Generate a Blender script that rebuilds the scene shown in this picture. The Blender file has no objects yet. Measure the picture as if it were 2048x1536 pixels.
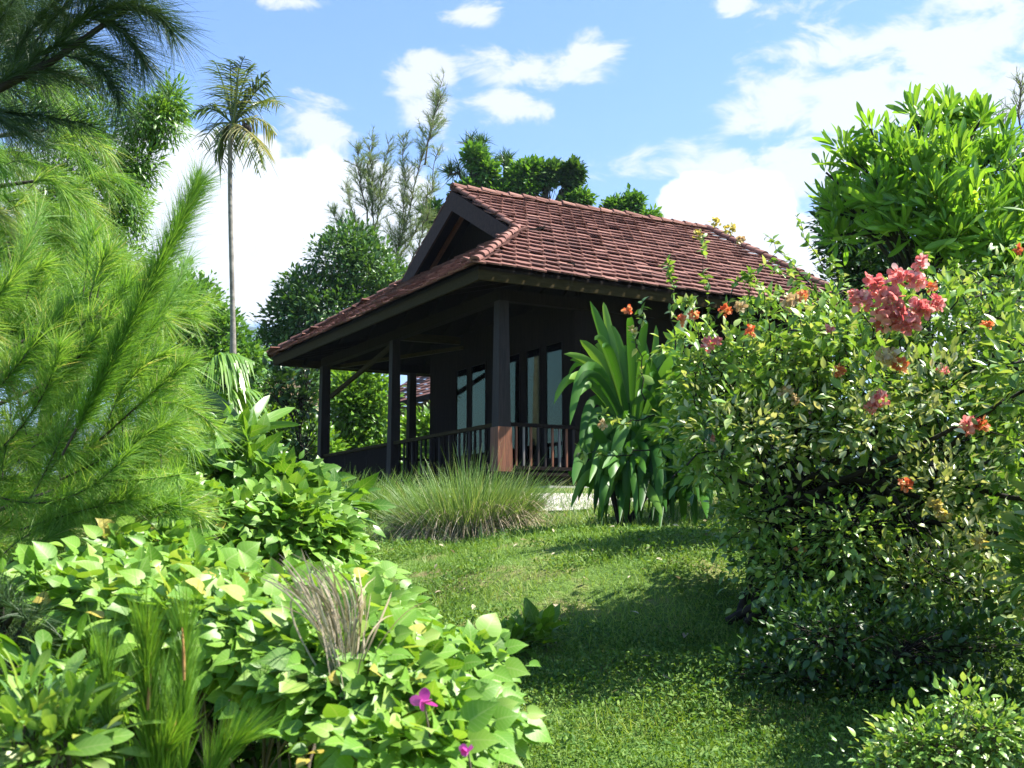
import bpy, math, random
import numpy as np
rng = np.random.default_rng(11)
random.seed(11)
C = bpy.context.scene.collection
scn = bpy.context.scene
R = math.radians
# ------------------------------------------------------------------ camera
F_PX = 2351.0                      # focal length in pixels of the 2048 px wide photograph
PITCH = math.atan(316 / 2351)
cam_d = bpy.data.cameras.new('camera'); cam = bpy.data.objects.new('camera', cam_d); C.objects.link(cam)
cam_d.sensor_width = 36; cam_d.lens = 36 * F_PX / 2048
cam_d.clip_start = 0.05; cam_d.clip_end = 6000
cam.location = (0, 0, 0); cam.rotation_euler = (math.pi / 2 + PITCH, 0, 0)
scn.camera = cam
cam_d.dof.use_dof = True; cam_d.dof.focus_distance = 13; cam_d.dof.aperture_fstop = 9
cp, sp = math.cos(PITCH), math.sin(PITCH)
def P(px, py, Y):
    """world point at distance Y along the ground that the photograph shows at pixel px, py"""
    x = (px - 1024) / F_PX; y = (768 - py) / F_PX
    d = np.array([x, cp - y * sp, sp + y * cp])
    return d * (Y / d[1])
def AZEL(px, py):
    d = P(px, py, 1.0); d = d / np.linalg.norm(d)
    return math.atan2(d[0], d[1]), math.asin(d[2])
# ------------------------------------------------------------------ light
SUN_EL, SUN_AZ = R(54), R(89)     # azimuth clockwise from +Y
sdir = np.array([math.sin(SUN_AZ) * math.cos(SUN_EL), math.cos(SUN_AZ) * math.cos(SUN_EL), math.sin(SUN_EL)])
from mathutils import Vector
sun_d = bpy.data.lights.new('sun', 'SUN'); sun_d.energy = 5.0; sun_d.angle = R(0.5); sun_d.color = (1.0, 0.95, 0.86)
sun = bpy.data.objects.new('sun', sun_d); C.objects.link(sun)
sun.rotation_euler = Vector(-sdir).to_track_quat('-Z', 'Y').to_euler(); sun.location = (20, 0, 40)
scn.view_settings.view_transform = 'Standard'; scn.view_settings.look = 'None'
scn.view_settings.exposure = 1.75; scn.view_settings.gamma = 1.0
scn.cycles.max_bounces = 6; scn.cycles.diffuse_bounces = 2; scn.cycles.transparent_max_bounces = 8
scn.cycles.transmission_bounces = 3; scn.cycles.sample_clamp_indirect = 6
# ------------------------------------------------------------------ world: sky and clouds by direction
SKY_STRENGTH = 0.062
def make_world():
    w = bpy.data.worlds.new('World'); scn.world = w; w.use_nodes = True
    nt = w.node_tree; N = nt.nodes; L = nt.links
    for n in list(N): N.remove(n)
    out = N.new('ShaderNodeOutputWorld'); bg = N.new('ShaderNodeBackground'); L.new(bg.outputs[0], out.inputs[0])
    bg.inputs[1].default_value = SKY_STRENGTH
    sky = N.new('ShaderNodeTexSky'); sky.sky_type = 'NISHITA'; sky.sun_disc = False
    sky.sun_elevation = SUN_EL; sky.sun_rotation = SUN_AZ; sky.air_density = 1.0; sky.dust_density = 0.7; sky.ozone_density = 1.6
    def M(op, a, b=None, c=None, clamp=False):
        n = N.new('ShaderNodeMath'); n.operation = op; n.use_clamp = clamp
        for i, v in enumerate((a, b, c)):
            if v is None: continue
            if isinstance(v, (int, float)): n.inputs[i].default_value = v
            else: L.new(v, n.inputs[i])
        return n.outputs[0]
    tc = N.new('ShaderNodeTexCoord'); sep = N.new('ShaderNodeSeparateXYZ'); L.new(tc.outputs['Generated'], sep.inputs[0])
    az = M('ARCTAN2', sep.outputs[0], sep.outputs[1]); el = M('ARCSINE', sep.outputs[2])
    comb = N.new('ShaderNodeCombineXYZ'); L.new(az, comb.inputs[0]); L.new(el, comb.inputs[1])
    def noise(scale, det, rough, sx=1.0, sy=1.0, off=0.0, dist=0.0):
        mp = N.new('ShaderNodeMapping'); L.new(comb.outputs[0], mp.inputs[0])
        mp.inputs['Scale'].default_value = (sx, sy, 1); mp.inputs['Location'].default_value = (off, off * .7, off * .3)
        n = N.new('ShaderNodeTexNoise'); n.inputs['Scale'].default_value = scale; n.inputs['Detail'].default_value = det
        n.inputs['Roughness'].default_value = rough; n.inputs['Distortion'].default_value = dist
        L.new(mp.outputs[0], n.inputs['Vector']); return n.outputs[0]
    def blobs(lst):
        tot = None
        for (px, py, rx, ry) in lst:
            a, e = AZEL(px, py)
            u = M('MULTIPLY', M('SUBTRACT', az, a), F_PX / rx); v = M('MULTIPLY', M('SUBTRACT', el, e), F_PX / ry)
            d = M('SQRT', M('ADD', M('MULTIPLY', u, u), M('MULTIPLY', v, v)))
            m = M('SUBTRACT', 1.0, d)
            tot = m if tot is None else M('MAXIMUM', tot, m)
        return tot
    def smooth(x, lo, hi):
        n = N.new('ShaderNodeMapRange'); n.interpolation_type = 'SMOOTHSTEP'; L.new(x, n.inputs[0])
        n.inputs[1].default_value = lo; n.inputs[2].default_value = hi; return n.outputs[0]
    # heaped clouds low in the sky
    cum = blobs([(330, 380, 190, 150), (500, 520, 330, 150), (640, 400, 115, 110), (560, 430, 170, 130), (760, 450, 170, 150), (850, 520, 200, 140), (470, 330, 110, 90), (240, 450, 260, 200),
                 (1400, 420, 95, 82), (1500, 420, 110, 85), (1480, 520, 250, 120), (1350, 480, 85, 70), (1620, 560, 170, 90), (1900, 600, 300, 120)])
    nb = noise(16, 7, .6)
    m1 = smooth(M('ADD', cum, M('MULTIPLY', M('SUBTRACT', nb, .5), 1.1)), .06, .2)
    # torn thin clouds higher up
    wsp = blobs([(1560, 200, 150, 130), (1700, 180, 230, 140), (1880, 190, 330, 150), (1640, 110, 170, 110), (1900, 60, 300, 120),
                 (1060, 140, 210, 55), (1170, 110, 110, 60), (840, 155, 120, 60), (1030, 215, 150, 55), (860, 235, 110, 70), (640, 260, 130, 80), (940, 25, 90, 35), (1460, 10, 60, 30), (600, 5, 130, 30),
                 (1400, 330, 260, 60), (1620, 330, 260, 90)])
    nw = noise(15, 9, .64, 1.0, 2.1, 3.1, .5)
    m2 = M('MULTIPLY', smooth(M('ADD', wsp, M('MULTIPLY', M('SUBTRACT', nw, .5), 2.6)), .2, .72), .92)
    # haze towards the horizon
    hz = M('MULTIPLY', smooth(el, .45, .05), .42)
    ns = noise(40, 5, .55, off=1.7)
    mix = lambda f, a, b: None
    def mixc(f, a, b):
        n = N.new('ShaderNodeMix'); n.data_type = 'RGBA'
        L.new(f, n.inputs[0])
        for i, v in ((6, a), (7, b)):
            if isinstance(v, tuple): n.inputs[i].default_value = v
            else: L.new(v, n.inputs[i])
        return n.outputs[2]
    k = 1.0 / SKY_STRENGTH
    tint = N.new('ShaderNodeMix'); tint.data_type = 'RGBA'; tint.blend_type = 'MULTIPLY'; tint.inputs[0].default_value = 1
    L.new(sky.outputs[0], tint.inputs[6]); tint.inputs[7].default_value = (.82, 1.08, 1.42, 1)
    c = mixc(hz, tint.outputs[2], (.12 * k, .18 * k, .25 * k, 1))
    c = mixc(m2, c, (.29 * k, .30 * k, .31 * k, 1))
    cl = mixc(ns, (.28 * k, .30 * k, .315 * k, 1), (.37 * k, .38 * k, .39 * k, 1))
    c = mixc(m1, c, cl)
    L.new(c, bg.inputs[0])
make_world()
# ------------------------------------------------------------------ helpers: meshes
def nrm(v): 
    v = np.asarray(v, float); return v / np.maximum(np.linalg.norm(v, axis=-1, keepdims=True), 1e-9)
class MB:
    """collects vertices, faces and a per-vertex vector (across, along, random) and links them as ONE mesh"""
    def __init__(self): self.V = []; self.Fi = []; self.Ft = []; self.A = []; self.M = []; self.n = 0
    def add(self, V, F, A=None, mat=0):
        V = np.asarray(V, float).reshape(-1, 3); F = np.asarray(F, np.int64)
        if len(V) == 0 or len(F) == 0: return self
        self.V.append(V); self.Fi.append((F + self.n).ravel()); self.Ft.append(np.full(len(F), F.shape[1])); self.M.append(np.full(len(F), mat))
        self.A.append(np.zeros_like(V) if A is None else np.asarray(A, float).reshape(-1, 3)); self.n += len(V); return self
    def box(self, a, b, rnd=0.5):
        a = np.array(a, float); b = np.array(b, float); lo = np.minimum(a, b); hi = np.maximum(a, b)
        V = np.array([[(lo, hi)[i][0], (lo, hi)[j][1], (lo, hi)[k][2]] for i in (0, 1) for j in (0, 1) for k in (0, 1)])
        F = [(0, 1, 3, 2), (4, 6, 7, 5), (0, 4, 5, 1), (2, 3, 7, 6), (0, 2, 6, 4), (1, 5, 7, 3)]
        return self.add(V, F, np.tile([0, 0, rnd], (8, 1)))
    def beam(self, p, q, w, h, up=(0, 0, 1), taper=1.0, rnd=.5):
        """rectangular bar from p to q, w across, h along up"""
        p = np.array(p, float); q = np.array(q, float); d = nrm(q - p); up = np.array(up, float)
        s = np.cross(d, up); 
        if np.linalg.norm(s) < 1e-6: s = np.array([1., 0, 0])
        s = nrm(s); u = np.cross(s, d)
        V = [];
        for c, k in ((p, 1.0), (q, taper)):
            for a, b in ((-1, -1), (1, -1), (1, 1), (-1, 1)): V.append(c + s * a * w * k / 2 + u * b * h * k / 2)
        return self.add(V, [(3, 2, 1, 0), (4, 5, 6, 7), (0, 1, 5, 4), (1, 2, 6, 5), (2, 3, 7, 6), (3, 0, 4, 7)], np.tile([0, 0, rnd], (8, 1)))
    def tube(self, pts, rad, n=6, rnd=.5):
        pts = np.asarray(pts, float); K = len(pts); rad = np.broadcast_to(np.asarray(rad, float), (K,))
        t = nrm(np.gradient(pts, axis=0)); ref = np.array([0.31, 0.2, 0.93]) if abs(t[0, 2]) < .9 else np.array([1., .2, 0])
        a = nrm(np.cross(t, ref)); b = np.cross(t, a)
        th = np.arange(n) * 2 * math.pi / n
        V = pts[:, None, :] + rad[:, None, None] * (np.cos(th)[None, :, None] * a[:, None, :] + np.sin(th)[None, :, None] * b[:, None, :])
        F = [(i * n + j, i * n + (j + 1) % n, (i + 1) * n + (j + 1) % n, (i + 1) * n + j) for i in range(K - 1) for j in range(n)]
        A = np.zeros((K, n, 3)); A[:, :, 1] = np.linspace(0, 1, K)[:, None]; A[:, :, 0] = np.arange(n)[None] / n; A[:, :, 2] = rnd
        return self.add(V.reshape(-1, 3), F, A)
    def ribbons(self, Pt, Wd, side, rnd, fold=0.0, nor=None):
        """N strips: Pt (N,K,3) centre lines, Wd (N,K) half widths, side (N,3) or (N,K,3); fold > 0 adds a midrib with raised edges"""
        Pt = np.asarray(Pt, float); N, K, _ = Pt.shape
        if N == 0: return self
        Wd = np.broadcast_to(Wd, (N, K)); side = np.asarray(side, float)
        if side.ndim == 2: side = np.repeat(side[:, None], K, 1)
        rnd = np.broadcast_to(rnd, (N,)); t = np.linspace(0, 1, K)
        if fold > 0:
            tan = nrm(np.gradient(Pt, axis=1)); nn = nrm(np.cross(side, tan))
            cols = [(Pt - side * Wd[..., None] + nn * fold * Wd[..., None], -1), (Pt, 0), (Pt + side * Wd[..., None] + nn * fold * Wd[..., None], 1)]
        else: cols = [(Pt - side * Wd[..., None], -1), (Pt + side * Wd[..., None], 1)]
        c = len(cols); V = np.stack([x for x, _ in cols], 2)              # N,K,c,3
        A = np.zeros((N, K, c, 3)); A[..., 0] = np.array([u for _, u in cols])[None, None]; A[..., 1] = t[None, :, None]; A[..., 2] = rnd[:, None, None]
        f = np.array([(i * c + j, i * c + j + 1, (i + 1) * c + j + 1, (i + 1) * c + j) for i in range(K - 1) for j in range(c - 1)])
        F = (f[None] + (np.arange(N) * K * c)[:, None, None]).reshape(-1, 4)
        return self.add(V.reshape(-1, 3), F, A)
    def leaves(self, tpl, pos, d, up, size, rnd, wide=1.0):
        """copies of a leaf template: d points from stalk to tip, up is roughly the leaf's face"""
        pos = np.asarray(pos, float); N = len(pos)
        if N == 0: return self
        V0, F0, A0 = tpl; y = nrm(d); z = nrm(up - (up * y).sum(-1, keepdims=True) * y); x = np.cross(y, z)
        size = np.broadcast_to(size, (N,)); wide = np.broadcast_to(wide, (N,)); rnd = np.broadcast_to(rnd, (N,))
        V = pos[:, None] + size[:, None, None] * (V0[None, :, 0:1] * wide[:, None, None] * x[:, None] + V0[None, :, 1:2] * y[:, None] + V0[None, :, 2:3] * z[:, None])
        A = np.repeat(A0[None], N, 0).copy(); A[..., 2] = rnd[:, None]
        F = (F0[None] + (np.arange(N) * len(V0))[:, None, None]).reshape(-1, F0.shape[1])
        return self.add(V.reshape(-1, 3), F, A)
    def build(self, name, mats, parent=None, smooth=False, base=None):
        me = bpy.data.meshes.new(name)
        if self.V:
            V = np.concatenate(self.V); A = np.concatenate(self.A)
            if base is not None: V = V - np.asarray(base)
            Fi = np.concatenate(self.Fi); Ft = np.concatenate(self.Ft)
            me.vertices.add(len(V)); me.vertices.foreach_set('co', V.astype(np.float32).ravel())
            me.loops.add(len(Fi)); me.loops.foreach_set('vertex_index', Fi.astype(np.int32))
            me.polygons.add(len(Ft)); st = np.concatenate([[0], np.cumsum(Ft)[:-1]])
            me.polygons.foreach_set('loop_start', st.astype(np.int32))
            me.polygons.foreach_set('use_smooth', np.full(len(Ft), smooth))
            me.polygons.foreach_set('material_index', np.concatenate(self.M).astype(np.int32))
            at = me.attributes.new('luv', 'FLOAT_VECTOR', 'POINT'); at.data.foreach_set('vector', A.astype(np.float32).ravel())
            me.update(calc_edges=True)
        for m in (mats if isinstance(mats, (list, tuple)) else [mats]): me.materials.append(m)
        o = bpy.data.objects.new(name, me); C.objects.link(o)
        if parent is not None: o.parent = parent
        return o
def tag(o, label=None, cat=None, group=None, kind=None):
    for k, v in (('label', label), ('category', cat), ('group', group), ('kind', kind)):
        if v: o[k] = v
    return o
def thing(name, label, cat, loc=(0, 0, 0), rz=0.0, group=None):
    o = bpy.data.objects.new(name, None); C.objects.link(o); o.empty_display_size = .3
    o.location = tuple(float(v) for v in loc); o.rotation_euler = (0, 0, rz)
    return tag(o, label, cat, group)
# ------------------------------------------------------------------ helpers: materials
def newmat(name):
    m = bpy.data.materials.new(name); m.use_nodes = True; nt = m.node_tree
    for n in list(nt.nodes): nt.nodes.remove(n)
    return m, nt.nodes, nt.links, nt.nodes.new('ShaderNodeOutputMaterial')
def leafmat(name, cols, rough=.45, trans=.35, vein=0.0, spec=.4, tip=None, patch=0.0, tmul=(1.25, 1.15, .45)):
    """leaf: colour by the leaf's own random number, a paler midrib and side veins, light passes through"""
    m, N, L, out = newmat(name)
    at = N.new('ShaderNodeAttribute'); at.attribute_name = 'luv'; sep = N.new('ShaderNodeSeparateXYZ'); L.new(at.outputs['Vector'], sep.inputs[0])
    rp = N.new('ShaderNodeValToRGB'); cr = rp.color_ramp
    for i, (p, c) in enumerate(cols):
        e = cr.elements[i] if i < 2 else cr.elements.new(p)
        e.position = p; e.color = (*c, 1)
    src = sep.outputs[2]
    if patch > 0:
        geo = N.new('ShaderNodeNewGeometry'); nz = N.new('ShaderNodeTexNoise'); nz.inputs['Scale'].default_value = patch; nz.inputs['Detail'].default_value = 4
        L.new(geo.outputs['Position'], nz.inputs['Vector'])
        a = N.new('ShaderNodeMath'); a.operation = 'MULTIPLY_ADD'; L.new(nz.outputs[0], a.inputs[0]); a.inputs[1].default_value = 1.7; a.inputs[2].default_value = -.85
        b = N.new('ShaderNodeMath'); b.operation = 'ADD'; b.use_clamp = True; L.new(a.outputs[0], b.inputs[0]); L.new(src, b.inputs[1]); src = b.outputs[0]
    L.new(src, rp.inputs[0]); col = rp.outputs[0]
    def mixc(f, a, b, mode='MIX'):
        n = N.new('ShaderNodeMix'); n.data_type = 'RGBA'; n.blend_type = mode
        if isinstance(f, float): n.inputs[0].default_value = f
        else: L.new(f, n.inputs[0])
        L.new(a, n.inputs[6])
        if isinstance(b, tuple): n.inputs[7].default_value = b
        else: L.new(b, n.inputs[7])
        return n.outputs[2]
    def M(op, a, b=None, c=None):
        n = N.new('ShaderNodeMath'); n.operation = op
        for i, v in enumerate((a, b, c)):
            if v is None: continue
            if isinstance(v, (int, float)): n.inputs[i].default_value = v
            else: L.new(v, n.inputs[i])
        return n.outputs[0]
    if tip is not None: col = mixc(M('POWER', sep.outputs[1], 2.0), col, (*tip, 1))
    if vein > 0:
        ax = M('ABSOLUTE', sep.outputs[0])
        mid = M('LESS_THAN', ax, .07)
        wv = M('SINE', M('MULTIPLY', M('SUBTRACT', sep.outputs[1], M('MULTIPLY', ax, .22)), 44.0))
        side = M('GREATER_THAN', wv, .86)
        v = M('MULTIPLY', M('MAXIMUM', mid, M('MULTIPLY', side, .6)), vein)
        col = mixc(v, col, (.42, .5, .2, 1))
    pb = N.new('ShaderNodeBsdfPrincipled'); L.new(col, pb.inputs['Base Color']); pb.inputs['Roughness'].default_value = rough
    pb.inputs['Specular IOR Level'].default_value = spec
    tr = N.new('ShaderNodeBsdfTranslucent'); L.new(mixc(1.0, col, (*tmul, 1), 'MULTIPLY'), tr.inputs[0])
    mx = N.new('ShaderNodeMixShader'); mx.inputs[0].default_value = trans
    L.new(pb.outputs[0], mx.inputs[1]); L.new(tr.outputs[0], mx.inputs[2]); L.new(mx.outputs[0], out.inputs[0])
    return m
def woodmat(name, c1, c2, rough=.6, scale=(14, 14, 1.2), bump=.3, spec=.3):
    m, N, L, out = newmat(name)
    tc = N.new('ShaderNodeTexCoord'); mp = N.new('ShaderNodeMapping'); L.new(tc.outputs['Object'], mp.inputs[0]); mp.inputs['Scale'].default_value = scale
    nz = N.new('ShaderNodeTexNoise'); nz.inputs['Scale'].default_value = 2.0; nz.inputs['Detail'].default_value = 8; nz.inputs['Roughness'].default_value = .65
    L.new(mp.outputs[0], nz.inputs['Vector'])
    rp = N.new('ShaderNodeValToRGB'); rp.color_ramp.elements[0].position = .35; rp.color_ramp.elements[1].position = .7
    rp.color_ramp.elements[0].color = (*c1, 1); rp.color_ramp.elements[1].color = (*c2, 1); L.new(nz.outputs[0], rp.inputs[0])
    pb = N.new('ShaderNodeBsdfPrincipled'); L.new(rp.outputs[0], pb.inputs['Base Color']); pb.inputs['Roughness'].default_value = rough
    pb.inputs['Specular IOR Level'].default_value = spec
    bp = N.new('ShaderNodeBump'); bp.inputs['Strength'].default_value = bump; bp.inputs['Distance'].default_value = .02
    L.new(nz.outputs[0], bp.inputs['Height']); L.new(bp.outputs[0], pb.inputs['Normal']); L.new(pb.outputs[0], out.inputs[0])
    return m
def tilemat():
    m, N, L, out = newmat('roof_tile')
    at = N.new('ShaderNodeAttribute'); at.attribute_name = 'luv'; sep = N.new('ShaderNodeSeparateXYZ'); L.new(at.outputs['Vector'], sep.inputs[0])
    rp = N.new('ShaderNodeValToRGB'); cr = rp.color_ramp
    for i, (p, c) in enumerate([(0, (.085, .036, .027)), (.35, (.138, .060, .045)), (.75, (.178, .080, .061)), (1, (.25, .128, .098))]):
        e = cr.elements[i] if i < 2 else cr.elements.new(p)
        e.position = p; e.color = (*c, 1)
    tc = N.new('ShaderNodeTexCoord')
    n1 = N.new('ShaderNodeTexNoise'); n1.inputs['Scale'].default_value = .8; n1.inputs['Detail'].default_value = 6; n1.inputs['Roughness'].default_value = .6; L.new(tc.outputs['Object'], n1.inputs['Vector'])
    n2 = N.new('ShaderNodeTexNoise'); n2.inputs['Scale'].default_value = 22; n2.inputs['Detail'].default_value = 6; n2.inputs['Roughness'].default_value = .7; L.new(tc.outputs['Object'], n2.inputs['Vector'])
    a = N.new('ShaderNodeMath'); a.operation = 'MULTIPLY_ADD'; L.new(n1.outputs[0], a.inputs[0]); a.inputs[1].default_value = 1.2; a.inputs[2].default_value = -.6
    b = N.new('ShaderNodeMath'); b.operation = 'ADD'; L.new(a.outputs[0], b.inputs[0]); L.new(sep.outputs[2], b.inputs[1])
    c = N.new('ShaderNodeMath'); c.operation = 'MULTIPLY_ADD'; c.use_clamp = True; L.new(n2.outputs[0], c.inputs[0]); c.inputs[1].default_value = .7
    d = N.new('ShaderNodeMath'); d.operation = 'SUBTRACT'; L.new(b.outputs[0], d.inputs[0]); d.inputs[1].default_value = .35; L.new(d.outputs[0], c.inputs[2])
    L.new(c.outputs[0], rp.inputs[0])
    # lichen and soot stains
    n3 = N.new('ShaderNodeTexNoise'); n3.inputs['Scale'].default_value = 2.6; n3.inputs['Detail'].default_value = 9; n3.inputs['Roughness'].default_value = .72; L.new(tc.outputs['Object'], n3.inputs['Vector'])
    mr = N.new('ShaderNodeMapRange'); L.new(n3.outputs[0], mr.inputs[0]); mr.inputs[1].default_value = .56; mr.inputs[2].default_value = .72; mr.inputs[4].default_value = .5
    mx = N.new('ShaderNodeMix'); mx.data_type = 'RGBA'; L.new(mr.outputs[0], mx.inputs[0]); L.new(rp.outputs[0], mx.inputs[6]); mx.inputs[7].default_value = (.055, .04, .038, 1)
    pb = N.new('ShaderNodeBsdfPrincipled'); L.new(mx.outputs[2], pb.inputs['Base Color']); pb.inputs['Roughness'].default_value = .85; pb.inputs['Specular IOR Level'].default_value = .25
    bp = N.new('ShaderNodeBump'); bp.inputs['Strength'].default_value = .5; bp.inputs['Distance'].default_value = .015; L.new(n2.outputs[0], bp.inputs['Height']); L.new(bp.outputs[0], pb.inputs['Normal'])
    L.new(pb.outputs[0], out.inputs[0]); return m
def groundmat():
    m, N, L, out = newmat('turf_soil')
    geo = N.new('ShaderNodeNewGeometry'); n1 = N.new('ShaderNodeTexNoise'); n1.inputs['Scale'].default_value = 1.4; n1.inputs['Detail'].default_value = 9; n1.inputs['Roughness'].default_value = .65
    L.new(geo.outputs['Position'], n1.inputs['Vector'])
    rp = N.new('ShaderNodeValToRGB'); cr = rp.color_ramp
    for i, (p, c) in enumerate([(.3, (.05, .10, .018)), (.5, (.09, .15, .03)), (.62, (.16, .15, .06)), (.75, (.20, .14, .085))]):
        e = cr.elements[i] if i < 2 else cr.elements.new(p)
        e.position = p; e.color = (*c, 1)
    L.new(n1.outputs[0], rp.inputs[0])
    pb = N.new('ShaderNodeBsdfPrincipled'); L.new(rp.outputs[0], pb.inputs['Base Color']); pb.inputs['Roughness'].default_value = .95; pb.inputs['Specular IOR Level'].default_value = .1
    bp = N.new('ShaderNodeBump'); bp.inputs['Strength'].default_value = .8; bp.inputs['Distance'].default_value = .05
    n2 = N.new('ShaderNodeTexNoise'); n2.inputs['Scale'].default_value = 18; n2.inputs['Detail'].default_value = 6; L.new(geo.outputs['Position'], n2.inputs['Vector'])
    L.new(n2.outputs[0], bp.inputs['Height']); L.new(bp.outputs[0], pb.inputs['Normal']); L.new(pb.outputs[0], out.inputs[0]); return m
def plainmat(name, c1, c2, scale=6, rough=.8, bump=.3, spec=.3):
    m, N, L, out = newmat(name)
    tc = N.new('ShaderNodeTexCoord'); nz = N.new('ShaderNodeTexNoise'); nz.inputs['Scale'].default_value = scale; nz.inputs['Detail'].default_value = 8; nz.inputs['Roughness'].default_value = .65
    L.new(tc.outputs['Object'], nz.inputs['Vector'])
    rp = N.new('ShaderNodeValToRGB'); rp.color_ramp.elements[0].position = .35; rp.color_ramp.elements[1].position = .68
    rp.color_ramp.elements[0].color = (*c1, 1); rp.color_ramp.elements[1].color = (*c2, 1); L.new(nz.outputs[0], rp.inputs[0])
    pb = N.new('ShaderNodeBsdfPrincipled'); L.new(rp.outputs[0], pb.inputs['Base Color']); pb.inputs['Roughness'].default_value = rough; pb.inputs['Specular IOR Level'].default_value = spec
    bp = N.new('ShaderNodeBump'); bp.inputs['Strength'].default_value = bump; bp.inputs['Distance'].default_value = .02
    L.new(nz.outputs[0], bp.inputs['Height']); L.new(bp.outputs[0], pb.inputs['Normal']); L.new(pb.outputs[0], out.inputs[0]); return m
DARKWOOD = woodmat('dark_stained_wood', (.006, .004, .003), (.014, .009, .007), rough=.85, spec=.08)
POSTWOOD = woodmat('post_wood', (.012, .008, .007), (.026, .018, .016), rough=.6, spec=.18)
RED_SUNLIT_WOOD = woodmat('red_and_sunlit_wood', (.09, .032, .015), (.20, .075, .035))  # gable rafter's own red; also sunlight painted on post foot and balusters
FASCIA = woodmat('fascia_wood', (.022, .016, .005), (.045, .033, .012), spec=.03, scale=(2, 14, 14))
BARGE = woodmat('barge_wood', (.028, .014, .01), (.06, .032, .023), spec=.1, scale=(6, 6, 6))
PALMBARK = plainmat('palm_bark', (.12, .11, .09), (.27, .25, .21), 7, .85, .5)
TILE = tilemat(); GROUND = groundmat()
CONCRETE = plainmat('pale_concrete', (.30, .27, .24), (.46, .43, .39), 5)
BARK = plainmat('bark', (.035, .028, .022), (.11, .09, .075), 9, .9, .8)
PALEBARK = plainmat('pale_bark', (.20, .18, .15), (.42, .39, .33), 7, .85, .5)
DARKBARK = plainmat('dark_bark', (.012, .010, .008), (.04, .032, .026), 9, .9, .8)
TWIG = plainmat('twig', (.06, .05, .036), (.15, .12, .085), 12, .9, .5)
# ------------------------------------------------------------------ terrain
def vnoise(x, y, s, seed=0):
    x = np.asarray(x, float) * s + seed * 17.3; y = np.asarray(y, float) * s + seed * 9.1
    return (np.sin(x * 1.3 + np.sin(y * 1.7)) + np.sin(y * 1.1 + 1.3 * np.sin(x * .7 + 2)) + np.sin((x + y) * .8 + 1)) / 3
def ground_z(X, Y):
    X = np.asarray(X, float); Y = np.asarray(Y, float)
    h = np.interp(Y, [-40, 0, 4, 6, 7, 9, 11, 13, 14.3, 16, 17.5, 19, 22, 32, 45, 80, 200, 3000], [-3, -1.65, -1.5, -1.28, -1.15, -.82, -.48, -.14, .04, .36, .62, .86, 1.0, 1.05, 2.2, 4.5, 8, 8])
    lawn = np.clip((Y - 5) / 4, 0, 1) * np.clip((18.5 - Y) / 3, 0, 1)
    h = h + lawn * (.09 * np.clip(X, -3, 8) + .10 * vnoise(X, Y, 1.3) + .06 * vnoise(X, Y, 3.1, 2))
    h = h + .30 * np.exp(-((X - 1.0) / 2.4) ** 2 - ((Y - 11.2) / 1.7) ** 2)
    return h
def make_ground():
    xs = np.concatenate([[-3000, -1200, -500, -200, -90, -50], np.linspace(-30, -9, 15), np.linspace(-8, 9, 110), np.linspace(10, 30, 15), [50, 90, 200, 500, 1200, 3000]])
    ys = np.concatenate([[-3000, -800, -200, -60, -20], np.linspace(-8, 3, 14), np.linspace(3.2, 21, 120), np.linspace(21.5, 60, 40), [80, 120, 200, 400, 900, 1800, 3000]])
    X, Y = np.meshgrid(xs, ys); Z = ground_z(X, Y); n = len(xs)
    V = np.stack([X, Y, Z], -1).reshape(-1, 3)
    F = [(j * n + i, j * n + i + 1, (j + 1) * n + i + 1, (j + 1) * n + i) for j in range(len(ys) - 1) for i in range(n - 1)]
    o = MB().add(V, F).build('ground', GROUND, smooth=True); tag(o, kind='structure')
make_ground()
# ------------------------------------------------------------------ the house (local axes: x along the long side, y along the front, z up)
OX, OY, OZ = -.554, 18.78, 1.0
ang = math.atan2(2372, 4276); DS = np.array([math.cos(ang), math.sin(ang)]); DW = np.array([-math.sin(ang), math.cos(ang)])
def hit_s(px, py, s):
    """where the sight line of a pixel meets the upright plane x = s of the house: (y, z) in house axes"""
    d = P(px, py, 1.0); t = (s + OX * DS[0] + OY * DS[1]) / (d[0] * DS[0] + d[1] * DS[1]); q = d * t
    return (q[0] - OX) * DW[0] + (q[1] - OY) * DW[1], q[2] - OZ
def hit_w(px, py, w):
    d = P(px, py, 1.0); t = (w + OX * DW[0] + OY * DW[1]) / (d[0] * DW[0] + d[1] * DW[1]); q = d * t
    return (q[0] - OX) * DS[0] + (q[1] - OY) * DS[1], q[2] - OZ
ZE, WC, ZR, SG, LEN, WID = 3.5, 5.45, 6.53, 2.3, 9.1, 10.9     # eave height, ridge, gable plane, roof length and width
PR = (ZR - ZE) / WC                                              # pitch of the long slopes
PF = .66                                                         # pitch of the front skirt
WG = PF * SG / PR                                                # where skirt, slope and gable meet
ZG = ZE + PF * SG
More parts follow.
